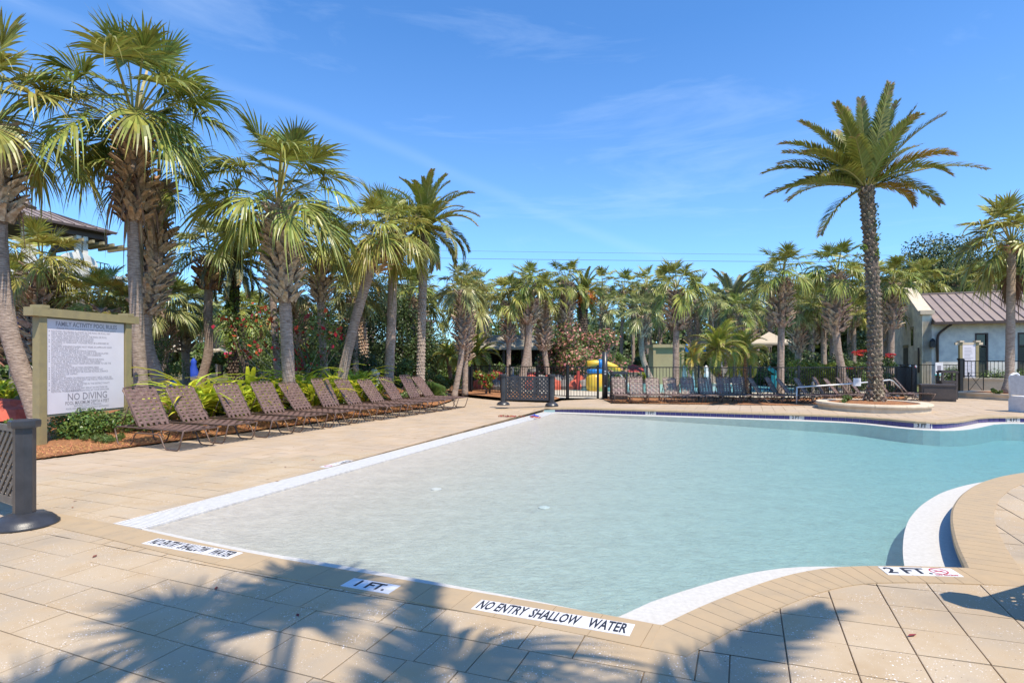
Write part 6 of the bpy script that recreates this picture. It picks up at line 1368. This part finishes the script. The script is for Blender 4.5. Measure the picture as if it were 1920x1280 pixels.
root = thing('blue_umbrella', 'closed blue sun umbrella near the left shade tent', 'umbrella', (W(363, 27), 27, .3)); mb = MB(); mb.lathe([(.05, .1), (.30, .25), (.24, .7), (.12, 1.1), (.14, 1.25), (.03, 1.4)], 9, sy=.8); mb.build('canopy', 'fabric_blue', root, o=(0, 0, 0), smooth=True); mb = MB(); mb.tube([(0, 0, -.2), (0, 0, .2)], .03, 6); mb.build('pole', 'black_metal', root, o=(0, 0, 0))
root = thing('blue_float', 'round light blue float lying among the yellow-green clumps', 'float', (W(326, 16.2), 16.2, .78)); mb = MB(); mb.lathe([(.05, -.05), (.17, 0), (.2, .1), (.15, .19), (.04, .23)], 14); mb.build('float', 'toy_blue', root, o=(0, 0, 0), smooth=True)
root = thing('awning', 'deep blue awning edge seen left of the squat palm behind the sign', 'awning', (W(34, 19), 19, 2.2)); mb = MB(); mb.box((0, 0, .5), (1.2, 1.4, .5)); mb.box((0, -.72, .78), (1.3, .06, .08)); mb.build('canvas', 'fabric_blue', root, o=(0, 0, 0))
root = thing('white_statue', 'small white and black garden ornament behind the eighth lounger', 'ornament', (W(702, 21), 21, .42)); mb = MB(); mb.lathe([(.16, 0), (.2, .2), (.12, .5), (.18, .7), (.06, .85)], 9, sx=1.2); mb.build('body', 'plate_white', root, o=(0, 0, 0)); mb = MB(); mb.box((.05, -.18, .45), (.12, .05, .3)); mb.build('patch', 'black_metal', root, o=(0, 0, 0))
# old dark pavilion at the back centre
root = thing('dark_pavilion', 'dark open pavilion with grey shingled roof and tan parapet behind the centre palms', 'pavilion', (W(945, 46), 46, .1))
m = MB(); m.add([(-3.6, -1.2, 2.5), (3.4, -1.2, 2.5), (2.8, .8, 3.6), (-2.8, .8, 3.6), (-3.6, 2.8, 2.5), (3.4, 2.8, 2.5)], [(0, 1, 2, 3), (3, 2, 5, 4), (0, 3, 4), (1, 5, 2)]); m.box((-.1, -1.2, 2.44), (7.0, .15, .2)); m.build('roof', 'wood_pale', root, o=(0, 0, 0))
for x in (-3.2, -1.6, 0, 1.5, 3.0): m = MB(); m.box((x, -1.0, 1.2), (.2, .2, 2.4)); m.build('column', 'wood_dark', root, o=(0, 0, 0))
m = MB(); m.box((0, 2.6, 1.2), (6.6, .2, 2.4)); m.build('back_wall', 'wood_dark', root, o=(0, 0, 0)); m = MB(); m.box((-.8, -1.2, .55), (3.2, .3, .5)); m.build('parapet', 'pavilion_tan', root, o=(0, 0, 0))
# ---------------------------------------------------------------- gable building at the right
bo = Vector((W(1730, 33), 33)); brz = -TH; root = thing('gable_building', 'cream rendered building with brown standing-seam roof and green shutters at the right', 'building', (bo.x, bo.y, .1), brz)
BLn, BD, EH, RH = 22.0, 8.6, 3.78, 5.75
mb = MB(); mb.box((BLn / 2 + .35, .12, EH / 2), (BLn, .24, EH)); 
W1 = []
wall = MB()   # front wall with window openings
wins = [(W(1843, 31.6), 1.05), (W(1915, 30.8), 1.05)]
def lx(px):   # photograph column -> distance along the front wall
    # ray (px) against the wall line
    dx = (px - 960) / FX; ux, uy = cos(brz), sin(brz); t_ = (bo.x - dx * bo.y) / (dx * uy - ux); return t_
wx = [(lx(1828), lx(1853)), (lx(1908), lx(1935)), (lx(1990), lx(2018))]
edges_ = [0] + [e for w_ in wx for e in w_] + [BLn]
for i in range(0, len(edges_), 2): wall.box(((edges_[i] + edges_[i + 1]) / 2, .12, EH / 2), (edges_[i + 1] - edges_[i], .24, EH))
for a, b in wx: wall.box(((a + b) / 2, .12, (3.05 + EH) / 2), (b - a, .24, EH - 3.05)); wall.box(((a + b) / 2, .12, .2), (b - a, .24, .4))
wall.build('front_wall', 'stucco_white', root, o=(0, 0, 0))
for a, b in wx:
    c = (a + b) / 2; f = MB(); f.box((a + .04, .05, 1.72), (.08, .12, 2.64)); f.box((b - .04, .05, 1.72), (.08, .12, 2.64)); f.box((c, .05, 3.0), (b - a - .16, .12, .08)); f.box((c, .05, 2.32), (b - a - .16, .12, .07)); w_ = f.build('window', 'fascia_brown', root, o=(0, 0, 0))
    g = MB(); g.box((c, .12, 2.66), (b - a - .16, .02, .62)); g.build('pane', 'window_glass', w_, o=(0, 0, 0))
    for k in range(26):
        s_ = MB(); s_.box((c, .06, .45 + k * .07), (b - a - .18, .05, .055)); s_.build('shutter_slat', 'shutter_green', w_, o=(0, 0, 0))
# gable end wall facing left, with parapet
gm = MB(); th = .42; prof = [(0, 0), (0, 4.35), (.35, 4.35), (BD / 2 - .35, 6.15), (BD / 2 + .35, 6.15), (BD - .35, 4.35), (BD, 4.35), (BD, 0)]
vs = [(0 - th + .42 - .42, y, z) for y, z in prof] + [(.0, y, z) for y, z in prof]; n_ = len(prof)
vs = [(-.02, y, z) for y, z in prof] + [(.44, y, z) for y, z in prof]
gm.add(vs, [tuple(range(n_)), tuple(range(2 * n_ - 1, n_ - 1, -1))] + [(i, n_ + i, n_ + (i + 1) % n_, (i + 1) % n_) for i in range(n_)]); gm.build('gable_wall', 'stucco', root, o=(0, 0, 0))
for (y0, z0, y1, z1) in ((-.12, 4.35, .35, 4.35), (.35, 4.35, BD / 2 - .35, 6.15), (BD / 2 - .35, 6.15, BD / 2 + .35, 6.15), (BD / 2 + .35, 6.15, BD - .35, 4.35)):
    m = MB(); e = .0; m.add([(-.14, y0, z0 - .16), (.56, y0, z0 - .16), (.56, y1, z1 - .16), (-.14, y1, z1 - .16), (-.14, y0, z0 + .08), (.56, y0, z0 + .08), (.56, y1, z1 + .08), (-.14, y1, z1 + .08)], [(0, 3, 2, 1), (4, 5, 6, 7), (0, 1, 5, 4), (2, 3, 7, 6), (0, 4, 7, 3), (1, 2, 6, 5)]); m.build('parapet_cap', 'stone_cream', root, o=(0, 0, 0))
for (y, z, w_, h_, mt, nm) in ((2.1, 2.9, .5, 1.0, 'window_glass', 'slit_window'), (3.6, 1.15, 1.1, 2.3, 'door_olive', 'door')):
    m = MB(); m.box((-.03, y, z), (.03, w_, h_)); q = m.build(nm, mt, root, o=(0, 0, 0)); m = MB(); m.box((-.035, y, z + h_ / 2 + .1), (.06, w_ + .16, .18)); m.build('lintel', 'pavilion_tan', q, o=(0, 0, 0))
m = MB(); m.box((-.06, .95, 1.45), (.06, 1.0, 1.25)); q = m.build('wall_panel', 'stone_cream', root, o=(0, 0, 0)); 
m = MB(); m.box((-.1, .45, 1.5), (.07, .09, 1.5)); m.build('wall_post', 'fascia_brown', root, o=(0, 0, 0))
# roof panels between seams
RY0, RZ0 = -.55, EH - .12; RY1, RZ1 = BD / 2, RH; ns = 48; pw = (BLn + .2) / ns
for k in range(ns):
    x0_, x1_ = .46 + k * pw, .46 + (k + 1) * pw; m = MB(); m.add([(x0_, RY0, RZ0), (x1_, RY0, RZ0), (x1_, RY1, RZ1), (x0_, RY1, RZ1), (x0_, RY0, RZ0 + .03), (x1_, RY0, RZ0 + .03), (x1_, RY1, RZ1 + .03), (x0_, RY1, RZ1 + .03)], [(0, 3, 2, 1), (4, 5, 6, 7), (0, 1, 5, 4), (2, 3, 7, 6), (0, 4, 7, 3), (1, 2, 6, 5)]); m.build('roof_panel', 'roof_metal', root, o=(0, 0, 0))
    m = MB(); m.bar((x0_, RY0, RZ0 + .055), (x0_, RY1, RZ1 + .055), .035, .05); m.build('seam', 'roof_seam', root, o=(0, 0, 0))
m = MB(); m.add([(.46, RY1, RZ1), (BLn, RY1, RZ1), (BLn, BD + .5, EH - .1), (.46, BD + .5, EH - .1)], [(0, 1, 2, 3)]); m.build('back_roof', 'roof_metal', root, o=(0, 0, 0))
m = MB(); m.bar((.3, RY1, RZ1 + .07), (BLn, RY1, RZ1 + .07), .16, .08); m.build('ridge_cap', 'roof_metal', root, o=(0, 0, 0))
m = MB(); m.box((BLn / 2 + .4, RY0 - .04, RZ0 - .03), (BLn, .09, .15)); m.box((.44, -.28, RZ0 + .02), (.06, .55, .16)); m.build('gutter', 'fascia_brown', root, o=(0, 0, 0))
for k in range(26): m = MB(); m.box((.8 + k * .8, -.27, RZ0 - .0), (.1, .5, .12)); m.build('rafter_tail', 'fascia_brown', root, o=(0, 0, 0))
m = MB(); xd = lx(1757); m.tube(arcp([(xd + .55, -.5, RZ0 - .12), (xd + .45, -.35, RZ0 - .2), (xd, -.09, RZ0 - .65), (xd, -.09, .1)], .25), .065, 8); m.build('downpipe', 'fascia_brown', root, o=(0, 0, 0), smooth=True)
m = MB(); xl = lx(1747); m.box((xl, -.16, 2.42), (.24, .22, .36)); m.lathe([(.16, 2.6), (.03, 2.78)], 8, c=(xl, -.16, 0)); m.box((xl, -.03, 2.5), (.1, .1, .3)); m.build('wall_lantern', 'black_metal', root, o=(0, 0, 0))
mb = MB(); 
for i in range(4): pass
bz_ = Vector((cos(brz), sin(brz)))
for i in range(9):
    s_ = .8 + i * 1.6; p = bo + bz_ * s_ + Vector((-sin(brz), cos(brz))) * -2.4; 
    bush('section of clipped hedge along the front of the cream gable building', 'hedge', (p.x, p.y, .1), 1.0, .7, 0, 1.15, 2000, .10, 'leaf_mid', 640 + i, nb=9, name='hedge', br=.8, group='hedge along the gable building')
sheet('lawn', [(W(1690, 26), 26), (W(1800, 26), 25.8), (W(1830, 29), 29), (W(1690, 30), 30)], lambda x, y: .13, 'grass', .8)
# ---------------------------------------------------------------- tower house on the left
Zt = 31.0; tA = Vector((W(14, 29.5), 29.5)); tB = Vector((W(206, 34.0), 34.0)); d = tB - tA; tl = d.length; trz = atan2(d.y, d.x)
root = thing('balcony_building', 'white two-storey building with brown metal roof and arched balcony behind the palms at the left', 'building', (tA.x, tA.y, .1), trz)
er = hz_(418, 31.5) - .1; rr0 = hz_(392, 31.5) + .4
ns = 16
for k in range(ns):
    x0_, x1_ = -4 + (tl + 4.3) * k / ns, -4 + (tl + 4.3) * (k + 1) / ns; m = MB(); z0, z1, y1_ = er, er + 1.25, 3.4
    m.add([(x0_, -.3, z0), (x1_, -.3, z0), (min(x1_, tl - 1.6 + 1.6 * 0), y1_, z1), (min(x0_, tl - 1.6), y1_, z1), (x0_, -.3, z0 + .05), (x1_, -.3, z0 + .05), (min(x1_, tl - 1.6), y1_, z1 + .05), (min(x0_, tl - 1.6), y1_, z1 + .05)], [(0, 3, 2, 1), (4, 5, 6, 7), (0, 1, 5, 4), (2, 3, 7, 6), (0, 4, 7, 3), (1, 2, 6, 5)]); m.build('roof_panel', 'roof_metal', root, o=(0, 0, 0))
    m = MB(); m.bar((x0_, -.3, z0 + .07), (min(x0_, tl - 1.6), y1_, z1 + .07), .04, .05); m.build('seam', 'roof_seam', root, o=(0, 0, 0))
m = MB(); m.add([(tl + .3, -.3, er), (tl + .3, 7, er), (tl - 1.6, 3.4, er + 1.25)], [(0, 1, 2)]); m.add([(-4, 3.4, er + 1.25), (tl - 1.6, 3.4, er + 1.25), (tl + .3, 7, er), (-4, 7, er)], [(0, 1, 2, 3)]); m.build('hip_roof', 'roof_metal', root, o=(0, 0, 0))
m = MB(); m.box((tl / 2 - 1.9, -.3, er - .03), (tl + 4.2, .1, .14)); m.box((tl / 2 - 1.9, .35, er - .30), (tl + 3.6, .3, .28)); m.box((tl - .0, 3.4, er - .42), (.3, 5.8, .5)); m.build('fascia', 'fascia_brown', root, o=(0, 0, 0))
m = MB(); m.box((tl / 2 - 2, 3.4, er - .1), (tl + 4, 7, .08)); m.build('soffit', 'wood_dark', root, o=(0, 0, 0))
fl = hz_(500, 31.5)
for i, x in enumerate((-2.5, .9, 1.25, tl - 1.55, tl - 1.2)):
    m = MB(); m.box((x, .35, (er - .6 + fl) / 2 + .1), (.26, .26, er - .6 - fl + .5)); m.build('column', 'stucco_white', root, o=(0, 0, 0))
for x in (-2.5, 1.2, tl - .2): m = MB(); m.box((x, 6.0, (er - .6 + fl) / 2), (.3, .3, er - .6 - fl)); m.build('column', 'wood_pale', root, o=(0, 0, 0))
m = MB(); m.box((tl / 2 - 2.2, .36, (fl + .2) / 2), (tl + 2.4, .3, fl + .2)); m.box((tl - 1.0, 3.2, fl / 2), (.3, 5.5, fl)); m.build('wall', 'stucco_white', root, o=(0, 0, 0))
m = MB(); n_ = 18; c0 = tl - 1.55; vs = []
for j in range(n_ + 1): a = pi * j / n_; vs += [(c0 + 1.0 * cos(a), .2, fl + .2 + .75 * sin(a)), (c0 + 1.0 * cos(a), .52, fl + .2 + .75 * sin(a))]
m.add(vs, [(2 * j, 2 * j + 1, 2 * j + 3, 2 * j + 2) for j in range(n_)] + [tuple(2 * j for j in range(n_ + 1)), tuple(2 * j + 1 for j in range(n_, -1, -1))]); m.build('arched_parapet', 'stucco_white', root, o=(0, 0, 0))
for k in range(5): m = MB(); m.bar((tl - .2 + k * .35, 2.0 + k * .2, fl + .1), (tl - .2 + k * .35, 2.0 + k * .2, fl + .9), .04); m.build('baluster', 'black_metal', root, o=(0, 0, 0))
m = MB(); m.bar((tl - .9, 2.0, fl + .9), (tl + 1.5, 2.9, fl + .9), .05); m.bar((tl - .9, 2.0, fl + .3), (tl + 1.5, 2.9, fl + .3), .04); m.build('balcony_rail', 'black_metal', root, o=(0, 0, 0))
m = MB(); m.box((tl + .3, 2.6, fl - .1), (3.0, 2.4, .2)); m.build('balcony_floor', 'stucco_white', root, o=(0, 0, 0))
m = MB(); xf = tl * .46; m.lathe([(.42, er + 1.2), (.5, er + 1.35), (.2, er + 1.5), (.12, er + 1.75), (.05, er + 1.85), (.03, er + 2.9)], 8, c=(xf, 3.4, 0)); m.build('finial', 'roof_seam', root, o=(0, 0, 0))
for k in range(7): m = MB(); m.bar((tl - 2.2 + k * .55, -.4, er - .75), (tl - 2.2 + k * .55, 2.2, er - .75), .12, .16); m.build('pergola_beam', 'pavilion_tan', root, o=(0, 0, 0))
# slatted pergola roof right above the sign
root = thing('pergola', 'pale slatted pergola roof seen just above the rules sign', 'pergola', (W(118, 20), 20, .2), -.28)
hz0 = hz_(566, 20) - .2
for s in (-.9, .9): m = MB(); m.bar((-1.0, s, hz0), (1.0, s, hz0 - .18), .08, .14); m.build('beam', 'wood_pale', root, o=(0, 0, 0))
for k in range(8): m = MB(); m.bar((-.9 + k * .25, -1.2, hz0 + .10 - .02 * k), (-.9 + k * .25, 1.2, hz0 + .10 - .02 * k), .07, .12); m.build('slat', 'wood_pale', root, o=(0, 0, 0))
for x in (-.9, .9): m = MB(); m.box((x, -.9, hz0 / 2), (.12, .12, hz0)); m.build('post', 'wood_pale', root, o=(0, 0, 0))
# ---------------------------------------------------------------- power lines
for i, (ya, yb, Z, lb) in enumerate(((465, 480, 90, 'uppermost thin power line crossing the sky behind the palms'), (480, 492, 88, 'darker second power line crossing the sky behind the palms'), (520, 534, 75, 'lower power line on the right above the roof'), (513, 528, 76, 'power line just above the lowest one on the right'))):
    mb = MB(); pts = []; xa, xb = (560, 2100) if i < 2 else (1480, 2100)
    for k in range(17):
        t_ = k / 16; px = xa + (xb - xa) * t_; py = ya + (yb - ya) * t_ + 6 * (4 * t_ * (1 - t_)) * .6; pts.append((W(px, Z), Z, hz_(py, Z)))
    mb.tube(pts, .022 if i != 1 else .034, 5); o_ = mb.build('power_line', 'wire', None, o=(0, 0, 0)); tag(o_, lb, 'power line')

# scattered leaf litter on the near paving
r = random.Random(91); mb = MB()
for i in range(60):
    x, y = r.uniform(-6, 6.5), r.uniform(2.6, 11)
    if inpoly(x, y, copoly) or not inpoly(x, y, deckpoly): continue
    a = r.uniform(0, 6.28); l_ = r.uniform(.012, .04); z = zdeck(x, y) + .006; c, s = cos(a), sin(a)
    mb.add([(x - c * l_, y - s * l_, z), (x - s * l_ * .35, y + c * l_ * .35, z + .006), (x + c * l_, y + s * l_, z + .003), (x + s * l_ * .35, y - c * l_ * .35, z + .001)], [(0, 1, 2, 3)])
o_ = mb.build('leaf_litter', 'dry_debris', None, o=(0, 0, 0)); o_['kind'] = 'stuff'
